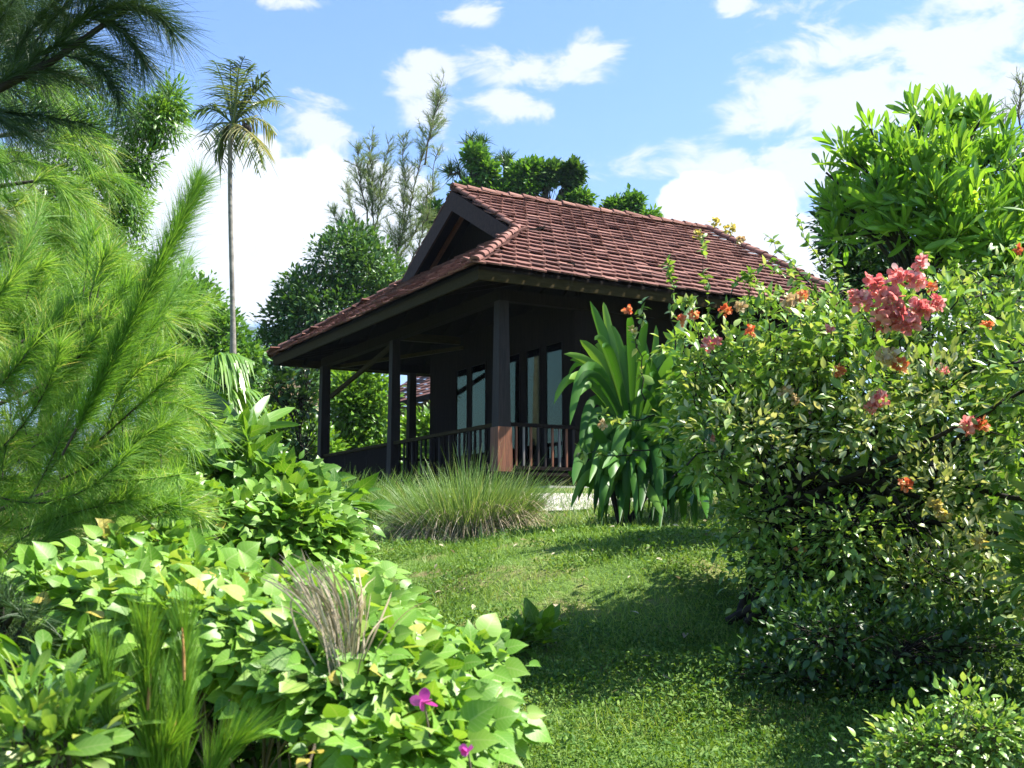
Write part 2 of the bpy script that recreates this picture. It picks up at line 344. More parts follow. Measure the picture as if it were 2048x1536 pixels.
def make_house():
    h = thing('house', 'dark timber house with red scalloped tile roof and open railed verandah behind the lawn', 'house', (OX, OY, OZ), ang)
    # ---- roof: boards under the tiles, then tiles on each slope
    def slope_tiles(mb, o, u, v, inside, ulen, vlen, tw=.29, tl=.30, gap=.012):
        """rows of shield-shaped tiles: o corner at the eave, u along the eave, v up the slope"""
        o = np.array(o, float); u = nrm(np.array(u, float)); v = nrm(np.array(v, float)); n = np.cross(u, v)
        if n[2] < 0: n = -n
        a = tw / 2 - gap / 2
        prof = [(-a, 1.6), (a, 1.6), (a, .68), (a * .86, .38), (a * .5, .1), (0, .0), (-a * .5, .1), (-a * .86, .38), (-a, .68)]
        K = len(prof); rows = int(vlen / tl) + 1
        for r in range(rows):
            for c in range(-1, int(ulen / tw) + 2):
                uc = (c + .5 * (r % 2)) * tw + rng.normal(0, .006); vc = r * tl + rng.normal(0, .012) - .13
                if not inside(uc, vc + .18): continue
                lift = .06 + rng.normal(0, .007); thick = .03; tiltx = rng.normal(0, .02); rot = rng.normal(0, .04)
                T = []; B = []
                for (x, y) in prof:
                    y *= tl; x2 = x * math.cos(rot) - (y - tl * .6) * math.sin(rot); y2 = (y - tl * .6) * math.cos(rot) + x * math.sin(rot) + tl * .6
                    hgt = lift * (1 - y / (1.6 * tl)) + .012 + tiltx * x + .012 * (1 - (x / a) ** 2)
                    p = o + u * (uc + x2) + v * (vc + y2) + n * hgt
                    T.append(p); B.append(p - n * thick)
                rnd = np.clip(rng.normal(.5, .24), 0, 1); b = mb.n
                V = np.array(T + B); A = np.tile([0, 0, rnd], (2 * K, 1))
                mb.add(V, [tuple(range(K))], A)
                mb.add(np.zeros((0, 3)), np.zeros((0, 4)))
                side = np.array([(i, i + K, (i + 1) % K + K, (i + 1) % K) for i in range(K)])
                mb.Fi.append((side + b).ravel()); mb.Ft.append(np.full(K, 4)); mb.M.append(np.zeros(K, int))
        return mb
    roof = MB()
    ls = math.hypot(1, PR); lf = math.hypot(1, PF)
    def in_right(u, v):
        w = v / ls
        return -.02 < w < WC - .05 and u < LEN + .05 and u > (w * PR / PF if w < WG else SG) - .04 
    slope_tiles(roof, (0, 0, ZE), (1, 0, 0), (0, 1, PR), in_right, LEN, WC * ls)
    slope_tiles(roof, (0, WID, ZE), (1, 0, 0), (0, -1, PR), in_right, LEN, WC * ls)
    def in_front(u, v):
        s = v / lf
        return -.02 < s < SG and s * PF / PR - .05 < u < WID - s * PF / PR + .05
    slope_tiles(roof, (0, 0, ZE), (0, 1, 0), (1, 0, PF), in_front, WID, SG * lf, tw=.28)
    ro = roof.build('roof', TILE, h)
    t = .05
    rb = MB()
    def slab(pts):
        pts = np.array(pts, float); lo = pts - [0, 0, t]; k = len(pts)
        rb.add(np.concatenate([pts, lo]), [tuple(range(k))]); b = rb.n - 2 * k
        rb.Fi.append(np.array(range(2 * k - 1, k - 1, -1)) + b); rb.Ft.append(np.array([k])); rb.M.append(np.array([0]))
        f = np.array([(i, i + k, (i + 1) % k + k, (i + 1) % k) for i in range(k)]); rb.Fi.append((f + b).ravel()); rb.Ft.append(np.full(k, 4)); rb.M.append(np.zeros(k, int))
    e = .03
    slab([(0, 0, ZE - e), (LEN, 0, ZE - e), (LEN, WC, ZR - e), (SG, WC, ZR - e), (SG, WG, ZG - e)])
    slab([(LEN, WID, ZE - e), (0, WID, ZE - e), (SG, WID - WG, ZG - e), (SG, WC, ZR - e), (LEN, WC, ZR - e)])
    slab([(0, WID, ZE - e), (0, 0, ZE - e), (SG, WG, ZG - e), (SG + .6, WG, ZG - e + .2), (SG + .6, WID - WG, ZG - e + .2), (SG, WID - WG, ZG - e)])
    rb.build('roof_boards', DARKWOOD, ro)
    # caps: overlapping half-round tiles along ridge, hips and verges
    def cap(name, p, q, r=.10, step=.33, sc=1.0):
        p = np.array(p, float); q = np.array(q, float); d = nrm(q - p); n = int(np.linalg.norm(q - p) / step); s = nrm(np.cross(d, [0, 0, 1])); up = np.cross(s, d)
        mb = MB(); th = np.linspace(-.15, math.pi + .15, 9)
        for i in range(n):
            a = p + (q - p) * (i / n) - d * .03; b = p + (q - p) * ((i + 1) / n) + d * .05; k = .93
            jit = s * rng.normal(0, .008) + up * rng.normal(0, .006); V = []
            for c, rr, l in ((a, r * 1.06, .03), (b, r * k, .0)):
                for tt in th: V.append(c + jit + s * math.cos(tt) * rr * sc + up * (math.sin(tt) * rr * .75 + l))
            for c, rr, l in ((a, r * 1.06 - .03, .0), (b, r * k - .03, -.03)):
                for tt in th: V.append(c + jit + s * math.cos(tt) * rr * sc + up * (math.sin(tt) * rr * .75 + l))
            m = len(th); F = [(j, j + 1, m + j + 1, m + j) for j in range(m - 1)] + [(2 * m + j + 1, 2 * m + j, 3 * m + j, 3 * m + j + 1) for j in range(m - 1)] + [(j + 1, j, 2 * m + j, 2 * m + j + 1) for j in range(m - 1)]
            mb.add(V, F, np.tile([0, 0, np.clip(rng.normal(.7, .2), 0, 1)], (4 * m, 1)))
        mb.build(name, TILE, ro)
    cap('ridge_cap', (SG - .1, WC, ZR + .06), (LEN, WC, ZR + .05), .10)
    cap('hip_cap', (-.06, -.03, ZE + .05), (SG, WG, ZG + .06), .085)
    cap('hip_cap', (-.06, WID + .03, ZE + .05), (SG, WID - WG, ZG + .06), .085)
    cap('verge_cap', (SG - .03, WG - .12, ZG - .02), (SG - .03, WC, ZR + .06), .07)
    cap('verge_cap', (SG - .03, WID - WG + .12, ZG - .02), (SG - .03, WC, ZR + .06), .07)
    cap('verge_cap', (LEN, -.05, ZE + .03), (LEN, WC, ZR + .08), .1)
    cap('verge_cap', (LEN, WID + .05, ZE + .03), (LEN, WC, ZR + .08), .1)
    # barge boards on the gablet
    for sgn in (1, -1):
        m = MB(); D = .40
        ya, yb = WC, WC - sgn * (WC - WG + .15); zb = ZR - (WC - WG + .15) * PR
        for s0, s1 in ((SG - .13, SG - .08),):
            pts = [(ya, ZR - .02), (yb, zb - .02), (yb, zb - D), (ya, ZR - D - .06)]
            V = [(s0, y, z) for y, z in pts] + [(s1, y, z) for y, z in pts]
            m.add(V, [(0, 1, 2, 3), (7, 6, 5, 4), (0, 4, 5, 1), (1, 5, 6, 2), (2, 6, 7, 3), (3, 7, 4, 0)])
        m.build('barge_board', BARGE, h)
    m = MB(); m.add([(SG + .62, WG - .5, ZG - .4), (SG + .62, WID - WG + .5, ZG - .4), (SG + .62, WC, ZR - .15)], [(0, 1, 2)])
    m.add([(SG + .66, WG - .5, ZG - .4), (SG + .66, WID - WG + .5, ZG - .4), (SG + .66, WC, ZR - .15)], [(2, 1, 0)]); m.build('gable_panel', DARKWOOD, h)
    m = MB()
    for k in (.32, -.32):
        m.beam((SG + .3, WC + k * .3, ZR - .32), (SG + .3, WC + k * 6.0, ZR - .30 - 5.7 * abs(k) * PR), .07, .09)
    m.build('gable_rafter', RED_SUNLIT_WOOD, h)
    # fascia boards under the eaves
    fz = ZE - .03; fd = .21
    MB().box((.02, .03, fz - fd), (LEN, .075, fz - .03)).build('fascia_board', FASCIA, h)
    MB().box((.02, WID - .075, fz - fd), (LEN, WID - .03, fz - .03)).build('fascia_board', FASCIA, h)
    MB().box((.025, .08, fz - fd - .003), (.07, WID - .08, fz - .028)).build('fascia_board', FASCIA, h)
    m = MB()
    for y in np.arange(.55, WID, .62):                                   # rafters seen from below the verandah
        m.beam((.1, y, fz - .12), (SG - .1, y, fz - .12 + (SG - .2) * PF if 2 < y < WID - 2 else fz - .12 + .5), .06, .1)
    for x in np.arange(.8, LEN - .2, .62):
        ln = WC - .3 if x > SG + .4 else max(.3, x * PF / PR - .3)
        m.beam((x, .1, fz - .12), (x, .1 + ln, fz - .12 + ln * PR), .06, .1); m.beam((x, WID - .1, fz - .12), (x, WID - .1 - ln, fz - .12 + ln * PR), .06, .1)
    m.build('rafter', DARKWOOD, ro)
    # ---- floor, posts, plates
    FZ = .17
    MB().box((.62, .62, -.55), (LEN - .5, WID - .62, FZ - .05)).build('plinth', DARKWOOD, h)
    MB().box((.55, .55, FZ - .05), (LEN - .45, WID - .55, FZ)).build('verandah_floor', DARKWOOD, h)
    W0, W1, S0 = .95, WID - 1.15, .95
    yl = hit_s(648, 850, S0)[0]; ym = hit_s(788, 820, S0)[0]; W1 = yl
    sb = hit_w(823, 800, W1)[0]
    ZP = ZE - .35
    def post(x, y, wb, wt, lit=False):
        o = MB().beam((x, y, FZ), (x, y, ZP), wb, wb, up=(1, 0, 0), taper=wt / wb).build('post', POSTWOOD, h)
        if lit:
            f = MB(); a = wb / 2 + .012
            f.beam((x, y, FZ + .001), (x, y, .95), wb + .03, wb + .03, up=(1, 0, 0), taper=.93); f.build('sunlit_post_foot', RED_SUNLIT_WOOD, o)  # sunlit foot of the corner post, its light put into redder wood
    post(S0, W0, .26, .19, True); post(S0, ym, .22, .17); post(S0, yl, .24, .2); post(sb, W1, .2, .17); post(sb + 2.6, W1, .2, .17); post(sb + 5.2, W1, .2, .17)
    for y in (W0, W1): MB().box((S0 - .08, y - .08, ZP), (LEN - .5, y + .08, ZP + .2)).build('wall_plate', DARKWOOD, h)
    MB().box((S0 - .085, W0 + .083, ZP - .002), (S0 + .085, W1 - .083, ZP + .198)).build('wall_plate', DARKWOOD, h)
    for y in (ym,): MB().beam((S0 + .1, y, ZP + .1), (2.5, y, ZP + .12), .12, .16).build('tie_beam', FASCIA, h)
    m = MB(); m.beam((S0 + .05, ym + .2, ZP - .05), (S0 + .05, yl - .3, ZP - .75), .07, .09); m.build('brace', FASCIA, h)
    m = MB(); m.beam((1.2, W1 - .4, ZP - .02), (2.45, ym - .2, ZP - .05), .06, .08); m.build('brace', FASCIA, h)
    # ---- walls
    SW = 2.45; WL = hit_s(860, 800, SW)[0]; WR = hit_s(1150, 800, SW)[0]
    panes = [(913, 934, 740, 905), (943, 971, 733, 905), (1011, 1040, 709, 930), (1054, 1080, 697, 930), (1093, 1125, 686, 930)]
    ops = []
    for (a, b, t0, b0) in panes:
        y0 = hit_s(b, 800, SW)[0]; y1 = hit_s(a, 800, SW)[0]; zt = hit_s((a + b) / 2, t0, SW)[1]
        ops.append((y0, y1, FZ + .35, zt))
    ops.sort(); ztop = float(np.mean([o[3] for o in ops]))
    ops = [(a, b, c, ztop) for a, b, c, _ in ops]
    m = MB(); ZT = ZP + .2; y = WR
    for (a, b, z0, z1) in ops:
        m.box((SW, y, FZ), (SW + .12, a, ZT)); m.box((SW, a, FZ), (SW + .12, b, z0)); m.box((SW, a, z1), (SW + .12, b, ZT)); y = b
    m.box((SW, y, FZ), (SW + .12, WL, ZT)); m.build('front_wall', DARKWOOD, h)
    for (a, b, z0, z1) in ops:
        f = MB(); k = .035
        f.box((SW - .012, a - k, z0 - k), (SW + .05, a, z1 + k)); f.box((SW - .012, b, z0 - k), (SW + .05, b + k, z1 + k)); f.box((SW - .012, a, z0 - k), (SW + .05, b, z0)); f.box((SW - .012, a, z1), (SW + .05, b, z1 + k))
        fo = f.build('window', DARKWOOD, h)
        MB().box((SW + .004, a, z0), (SW + .012, b, z1)).build('pane', GLASS, fo)
        c = MB(); nn = 14; ys = np.linspace(a + .01, b - .01, nn * 2); V = []
        for yy in ys: V += [(SW + .045 + .014 * math.sin(yy * 70), yy, z0 + .01), (SW + .045 + .014 * math.sin(yy * 70 + .4), yy, z1 - .01)]
        c.add(V, [(2 * i, 2 * i + 2, 2 * i + 3, 2 * i + 1) for i in range(len(ys) - 1)]); c.build('curtain', CURTAIN, fo, smooth=True)
    MB().box((SW + .123, WR, FZ), (LEN - .7, WR + .12, ZE - .1 + WR * PR)).build('side_wall', DARKWOOD, h)
    MB().box((SW + .123, WL - .12, FZ), (LEN - .7, WL, ZT)).build('side_wall', DARKWOOD, h)
    MB().box((LEN - .69, WR, FZ), (LEN - .57, WL, ZT)).build('rear_wall', DARKWOOD, h)
    m = MB(); g3 = [(LEN - .63, .12, ZE - .06), (LEN - .63, WID - .12, ZE - .06), (LEN - .63, WC, ZR - .12)]
    m.add(g3, [(0, 1, 2)]); m.add([(x + .04, y, z) for x, y, z in g3], [(2, 1, 0)]); m.box((LEN - .66, .12, ZE - .35), (LEN - .56, WID - .12, ZE - .062)); m.build('rear_gable', DARKWOOD, h)
    MB().box((SW + .01, WR - .02, ZT + .003), (LEN - .7, WL + .02, ZT + .05)).build('ceiling', DARKWOOD, h)
    # ---- railings
    def railing(p, q, panel=False, rail_mat=FASCIA, bal=(DARKWOOD,), step=.16):
        p = np.array([*p, 0.]); q = np.array([*q, 0.]); L = np.linalg.norm(q - p)
        r = thing_part('railing', h); zt = FZ + .84
        MB().beam(p + [0, 0, zt], q + [0, 0, zt], .11, .06).build('top_rail', rail_mat, r)
        MB().beam(p + [0, 0, FZ + .1], q + [0, 0, FZ + .1], .06, .06).build('bottom_rail', DARKWOOD, r)
        n = int(L / step)
        if panel:
            MB().beam(p + [0, 0, FZ + .47], q + [0, 0, FZ + .47], .03, .66).build('board_panel', DARKWOOD, r)
        for i in range(1, n):
            c = p + (q - p) * i / n
            if panel and i % 8: continue
            MB().beam(c + [0, 0, FZ + .133], c + [0, 0, zt - .032], .034 + .012 * rng.random(), .034, up=(1, 0, 0)).build('baluster', bal[i % len(bal)], r)
    def thing_part(name, par):
        o = bpy.data.objects.new(name, None); C.objects.link(o); o.parent = par; return o
    railing((S0, W0 + .15), (S0, ym - .12), bal=(DARKWOOD, POSTWOOD), step=.2)
    railing((S0, ym + .12), (S0, yl - .13), panel=True)
    railing((S0 + .15, W0), (SW + .1, W0), rail_mat=DARKWOOD, bal=(POSTWOOD, RED_SUNLIT_WOOD, PALEWOOD, RED_SUNLIT_WOOD, POSTWOOD), step=.135)  # orange sun on these balusters is put into their wood colours
    railing((S0 + .13, W1), (sb - .1, W1), rail_mat=DARKWOOD, step=.3)
    railing((sb + .1, W1), (sb + 2.5, W1), rail_mat=DARKWOOD, step=.3)
    MB().box((1.3, -.05, -.28), (2.8, .5, -.08)).build('step', CONCRETE, h)
    return h
PALEWOOD = woodmat('grey_wood', (.08, .075, .07), (.2, .18, .17))
def glassmat():
    m, N, L, out = newmat('window_glass')
    gl = N.new('ShaderNodeBsdfGlossy'); gl.inputs['Roughness'].default_value = .015; gl.inputs[0].default_value = (.62, .8, .55, 1)
    tr = N.new('ShaderNodeBsdfTransparent'); tr.inputs[0].default_value = (.95, .98, .95, 1)
    fr = N.new('ShaderNodeFresnel'); fr.inputs[0].default_value = 1.55
    mx = N.new('ShaderNodeMixShader'); L.new(fr.outputs[0], mx.inputs[0]); L.new(tr.outputs[0], mx.inputs[1]); L.new(gl.outputs[0], mx.inputs[2]); L.new(mx.outputs[0], out.inputs[0]); return m
GLASS = glassmat()
CURTAIN = plainmat('curtain_cloth', (.34, .40, .24), (.52, .58, .38), 9, .9, .1)
house = make_house()
# ------------------------------------------------------------------ plants: templates and builders
def leaf_tpl(rows, fold=.18, droop=.25, cup=0.0):
    """rows of (y at midrib, y at edge, half width); folded along the midrib and drooping to the tip"""
    V = []; A = []
    for (yc, ye, w) in rows:
        for x, y in ((-w, ye), (0, yc), (w, ye)):
            V.append((x, y, fold * abs(x) - droop * max(y, 0) ** 2 - cup * x * x)); A.append((0 if w == 0 else x / max(w, 1e-6), yc, 0))
    F = [(i * 3 + j, i * 3 + j + 1, i * 3 + j + 4, i * 3 + j + 3) for i in range(len(rows) - 1) for j in (0, 1)]
    return np.array(V), np.array(F), np.array(A)
def join_tpl(a, b):
    return np.concatenate([a[0], b[0]]), np.concatenate([a[1], b[1] + len(a[0])]), np.concatenate([a[2], b[2]])
HEART = leaf_tpl([(0, -.13, .16), (.03, -.12, .32), (.09, .0, .46), (.2, .16, .5), (.36, .36, .47), (.54, .54, .36), (.72, .72, .21), (.87, .87, .09), (1, 1, .006)], .16, .34, .25)
HEART2 = leaf_tpl([(0, -.12, .15), (.03, -.10, .29), (.09, .02, .41), (.2, .17, .45), (.36, .36, .43), (.54, .54, .34), (.72, .72, .2), (.87, .87, .085), (1, 1, .006)], .4, .1, .1)
OVATE = leaf_tpl([(0, 0, .015), (.12, .12, .15), (.32, .32, .25), (.55, .55, .24), (.78, .78, .13), (1, 1, .005)], .25, .28)
OVATE2 = leaf_tpl([(0, 0, .015), (.12, .12, .12), (.32, .32, .22), (.55, .55, .22), (.78, .78, .12), (1, 1, .005)], .5, .05)
OBLONG = leaf_tpl([(0, 0, .02), (.2, .2, .08), (.45, .45, .15), (.7, .7, .17), (.88, .88, .12), (1, 1, .015)], .2, .22)
OBL2 = leaf_tpl([(0, 0, .015), (.25, .25, .055), (.5, .5, .088), (.72, .72, .092), (.9, .9, .06), (1, 1, .01)], .3, .12)
OBL3 = leaf_tpl([(0, 0, .015), (.25, .25, .06), (.5, .5, .10), (.72, .72, .105), (.9, .9, .07), (1, 1, .01)], .2, .3)
SMALL = leaf_tpl([(0, 0, .03), (.45, .45, .27), (1, 1, .01)], .3, .2)
NARROW = leaf_tpl([(0, 0, .02), (.4, .4, .12), (1, 1, .01)], .3, .2)
ARROW = leaf_tpl([(0, -.3, .3), (.06, -.08, .36), (.2, .16, .38), (.42, .42, .3), (.7, .7, .17), (1, 1, .006)], .2, .2)
def rdir(n): return nrm(rng.normal(size=(n, 3)))
UP = np.array([0, 0, 1.])
def lobe_points(lobes, n, shell=.45, top=0.0):
    """n points spread through ellipsoid lobes (centre, radii), more towards the outside; returns points, outward directions, lobe index"""
    cs = np.array([l[0] for l in lobes], float); rs = np.array([np.broadcast_to(l[1], 3) for l in lobes], float)
    w = np.array([np.prod(r) ** (2 / 3) * (l[2] if len(l) > 2 else 1) for r, l in zip(rs, lobes)]); k = rng.choice(len(lobes), n, p=w / w.sum())
    o = rdir(n)
    if top: o[:, 2] = np.where((o[:, 2] < 0) & (rng.random(n) < top), -o[:, 2], o[:, 2])
    q = rng.random(n) ** shell
    return cs[k] + o * rs[k] * q[:, None], nrm(o / rs[k]), k
def leafy(mb, lobes, nclump, per, cr, size, tpl, shell=.4, up=.5, out=.7, wild=.7, svar=.3, face=.9, droop=0.0, top=0.0, flat=1.0, hint=(0, 0, 1.)):
    """clumps of leaves round twig ends in the lobes; leaves point outward and up, faces to the sky"""
    c, o, k = lobe_points(lobes, nclump, shell, top); n = nclump * per
    c2 = np.repeat(c, per, 0); o2 = np.repeat(o, per, 0); cl = np.repeat(np.clip(rng.normal(.5, .16, nclump), 0, 1), per)
    j = np.clip(rng.normal(size=(n, 3)), -2, 2) * [1, 1, flat]; pos = c2 + j * cr * .5
    d = nrm(o2 * out + UP * up + j * wild + rdir(n) * .25); d[:, 2] -= droop
    upv = nrm(np.array(hint) * face + o2 * .45 + rdir(n) * .55)
    rnd = np.clip(cl + rng.normal(0, .16, n), 0, 1)
    tp = tpl if isinstance(tpl, list) else [tpl]; pick = rng.integers(0, len(tp), n)
    sz = size * np.exp(np.clip(rng.normal(0, svar, n), -2 * svar, 1.6 * svar))
    for i, t in enumerate(tp):
        m = pick == i; mb.leaves(t, pos[m], d[m], upv[m], sz[m], rnd[m], wide=np.exp(rng.normal(0, .12, m.sum())))
    return c, o, k
def curve(p, q, bend=0.15, n=6, sag=0.0):
    p = np.array(p, float); q = np.array(q, float); t = np.linspace(0, 1, n)[:, None]; L = np.linalg.norm(q - p)
    b = rng.normal(size=3) * bend * L
    return p + (q - p) * t + b * (t * (1 - t) * 2) + np.array([0, 0, sag * L]) * (t * (1 - t) * 2)
def limbs(mb, root_path, r0, lobes, clumps, kk, r1=.03, tw=.008, maxtw=400, sag=.1):
    """limbs from the trunk to each lobe, thin twigs from the lobe's limb to its clumps"""
    tip = root_path[-1]
    ends = {}
    for i, l in enumerate(lobes):
        c = np.array(l[0], float); t = rng.uniform(.55, 1); s = root_path[min(len(root_path) - 1, int(t * (len(root_path) - 1)))]
        pth = curve(s, c, .10, 7, sag); mb.tube(pth, np.linspace(r1, r1 * .35, 7), 6, rng.random()); ends[i] = pth
    idx = rng.permutation(len(clumps))[:maxtw]
    for i in idx:
        pth = ends[kk[i]]; s = pth[rng.integers(3, 7)]
        mb.tube(curve(s, clumps[i], .10, 4, sag * .5), np.linspace(tw, tw * .35, 4), 4, rng.random())
def tree(name, label, cat, base, trunk, r, lobes, leaf, bark=BARK, nclump=400, per=14, cr=.2, size=.12, tpl=None, group=None, twig=.01, limb=.04, maxtw=250, **kw):
    """a tree or shrub > trunk (with limbs and twigs), crown"""
    t = thing(name, label, cat, base, 0, group); b = np.array(t.location)
    cm = MB(); c, o, k = leafy(cm, lobes, nclump, per, cr, size, tpl if tpl is not None else SMALL, **kw)
    tm = MB(); path = np.array(trunk, float); 
    if len(path) < 4:
        f = np.linspace(0, 1, 8)[:, None]; path = curve(path[0], path[-1], .04, 8)
    tm.tube(path, np.linspace(r, r * .55, len(path)), 9)
    limbs(tm, path, r, lobes, c, k, limb, twig, maxtw)
    tm.build('trunk', bark, t, True, b); cm.build('crown', leaf, t, True, b)
    return t
def px_lobe(px, py, Y, rx, ry, depth=1.0, w=1.0):
    """an ellipsoid lobe of foliage seen at pixel px, py with radii rx, ry in pixels at distance Y"""
    k = Y / F_PX * 1.0; return (P(px, py, Y), (rx * k, rx * k * depth, ry * k), w)
def needles(mb, base, d, L, w, bend, rnd, K=3):
    """thin curved needles: bases (N,3), directions (N,3), lengths, bend (N,3) added along t^2"""
    N = len(base); t = np.linspace(0, 1, K)[None, :, None]; L = np.broadcast_to(L, (N,))
    Pt = base[:, None] + d[:, None] * L[:, None, None] * t + bend[:, None] * L[:, None, None] * t ** 2
    W = w * (1 - np.linspace(0, 1, K) ** 2 * .85)[None]
    side = nrm(np.cross(d, rdir(N))); mb.ribbons(Pt, np.broadcast_to(W, (N, K)), side, rnd)
def ground_at(x, y): return float(ground_z(x, y))
# ------------------------------------------------------------------ leaf materials
L_HEART = leafmat('heart_leaf', [(0, (.065, .165, .014)), (.4, (.13, .285, .028)), (.75, (.21, .37, .055)), (.95, (.34, .45, .11)), (1, (.45, .36, .07))], .42, .38, .3, spec=.35)
L_BUSH = leafmat('shrub_leaf', [(0, (.035, .10, .018)), (.35, (.11, .25, .036)), (.7, (.25, .39, .08)), (1, (.46, .52, .24))], .36, .34, .3, spec=.5)
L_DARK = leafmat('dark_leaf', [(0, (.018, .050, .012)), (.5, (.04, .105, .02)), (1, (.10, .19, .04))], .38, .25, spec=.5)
L_MID = leafmat('mid_leaf', [(0, (.04, .115, .018)), (.5, (.085, .21, .03)), (1, (.17, .32, .055))], .45, .35)
L_LIME = leafmat('lime_leaf', [(0, (.07, .17, .012)), (.5, (.13, .28, .02)), (1, (.24, .38, .04))], .4, .42, .2)
L_BROAD = leafmat('broad_leaf', [(0, (.05, .14, .014)), (.5, (.10, .235, .024)), (1, (.18, .33, .045))], .33, .42, .3, spec=.5)
L_STRAP = leafmat('strap_leaf', [(0, (.02, .08, .010)), (.5, (.065, .185, .022)), (1, (.21, .36, .07))], .42, .36, .0, spec=.3)
L_PINE = leafmat('pine_needle', [(0, (.06, .17, .018)), (.5, (.155, .325, .05)), (.9, (.29, .45, .12)), (1, (.5, .5, .26))], .5, .5)
L_DPINE = leafmat('dark_pine_needle', [(0, (.02, .05, .014)), (.6, (.04, .085, .022)), (1, (.08, .12, .035))], .5, .25)
L_OLIVE = leafmat('olive_sprig', [(0, (.09, .12, .04)), (.5, (.17, .25, .09)), (1, (.28, .35, .17))], .6, .3)
L_GRASS = leafmat('grass_blade', [(0, (.10, .205, .025)), (.45, (.20, .33, .05)), (.72, (.29, .38, .09)), (1, (.40, .31, .18))], .55, .35, patch=.9)
L_CLUMP = leafmat('clump_grass', [(0, (.06, .15, .025)), (.5, (.14, .25, .065)), (.85, (.27, .37, .15)), (1, (.42, .42, .28))], .5, .35)
L_DRY = leafmat('dry_grass', [(0, (.22, .17, .10)), (.5, (.38, .31, .20)), (1, (.56, .48, .34))], .7, .25, tmul=(1, .95, .8))
L_COVER = leafmat('cover_leaf', [(0, (.04, .11, .018)), (.5, (.10, .20, .03)), (1, (.19, .29, .06))], .6, .35, spec=.2)
L_PINK = leafmat('pink_petal', [(0, (.60, .13, .13)), (.5, (.80, .34, .31)), (1, (.88, .62, .54))], .5, .4, tmul=(1.1, .8, .8))
L_ORANGE = leafmat('orange_petal', [(0, (.55, .10, .035)), (.5, (.68, .22, .09)), (1, (.75, .42, .22))], .5, .4, tmul=(1.1, .9, .7))
L_CREAM = leafmat('cream_bract', [(0, (.42, .27, .14)), (.5, (.60, .44, .24)), (1, (.70, .62, .40))], .5, .4, tmul=(1, .95, .8))
L_MAGENTA = leafmat('magenta_petal', [(0, (.5, .05, .32)), (1, (.65, .16, .5))], .5, .4, tmul=(1.1, .8, 1))
# ------------------------------------------------------------------ far things
def make_hills():
    n = 140; xs = np.linspace(-900, 900, n); ys = np.linspace(600, 1500, 40); X, Y = np.meshgrid(xs, ys); HS = 2.5
    Z = 9 + np.exp(-((X + 195) / 70) ** 2 - ((Y - 850) / 120) ** 2) * 118 + np.exp(-((X + 330) / 170) ** 2 - ((Y - 1100) / 200) ** 2) * 120 + np.exp(-((X - 120) / 330) ** 2 - ((Y - 1000) / 200) ** 2) * 90 + np.exp(-((X - 700) / 250) ** 2 - ((Y - 1000) / 200) ** 2) * 100
    Z = Z + 5 * vnoise(X, Y, .03) + 3 * vnoise(X, Y, .11, 3) + 2.0 * rng.normal(size=X.shape)
    Z = np.where((Y < 620) | (Y > 1480), 4, Z)
    F = [(j * n + i, j * n + i + 1, (j + 1) * n + i + 1, (j + 1) * n + i) for j in range(39) for i in range(n - 1)]
    tag(MB().add(np.stack([X, Y, Z], -1).reshape(-1, 3) * HS, F).build('hills', plainmat('hill_forest', (.016, .035, .028), (.045, .07, .05), .03, .95, .9, .05), smooth=True), kind='structure')
make_hills()
def make_path():
    xs = np.linspace(-.3, 3.2, 24); ys = np.linspace(16.15, 17.75, 14); X, Y = np.meshgrid(xs, ys)
    X = X + (Y - 17) * .5; Z = ground_z(X, Y) + .03; n = 24
    F = [(j * n + i, j * n + i + 1, (j + 1) * n + i + 1, (j + 1) * n + i) for j in range(13) for i in range(n - 1)]
    tag(MB().add(np.stack([X, Y, Z], -1).reshape(-1, 3), F).build('path', CONCRETE, smooth=True), kind='structure')
make_path()
def make_neighbour():
    q = P(900, 778, 42); loc = (q[0], q[1], 2.0); h = thing('neighbouring_house', 'distant house with a sunlit red roof slope glimpsed through the verandah posts', 'house', loc, ang)
    ze = q[2] - 2.0; m = MB(); L, W, H = 8, 9, 2.6
    for r in range(16):                                            # courses of tiles
        a, b = r / 16, (r + 1) / 16; l = .03
        for (c0, c1, g) in (((0, 0), (0, W), (1, 0)), ((0, 0), (L, 0), (0, 1)), ((0, W), (L, W), (0, -1))):
            def pt(c, k, up, which):
                x = c[0]; y = c[1]
                if g == (1, 0): return (3 * k, y + (1 if y == 0 else -1) * W / 2 * k, ze + H * k + up)
                y2 = y + g[1] * W / 2 * k; x2 = x + (3 * k if x == 0 else 0); return (x2, y2, ze + H * k + up)
            m.add([pt(c0, a, l, 0), pt(c1, a, l, 1), pt(c1, b, 0, 1), pt(c0, b, 0, 0)], [(0, 1, 2, 3)], np.tile([0, 0, rng.random()], (4, 1)))
    m.build('roof', TILE, h)
    MB().box((.8, .8, -2), (L - .3, W - .8, ze - .02)).build('wall', plainmat('far_wall', (.12, .1, .08), (.2, .17, .14), 2), h)
    m = MB(); m.box((-.03, .02, ze - .2), (.02, W - .02, ze + .02)); m.box((.021, -.03, ze - .203), (L, .019, ze + .017)); m.build('fascia_board', DARKWOOD, h)
make_neighbour()
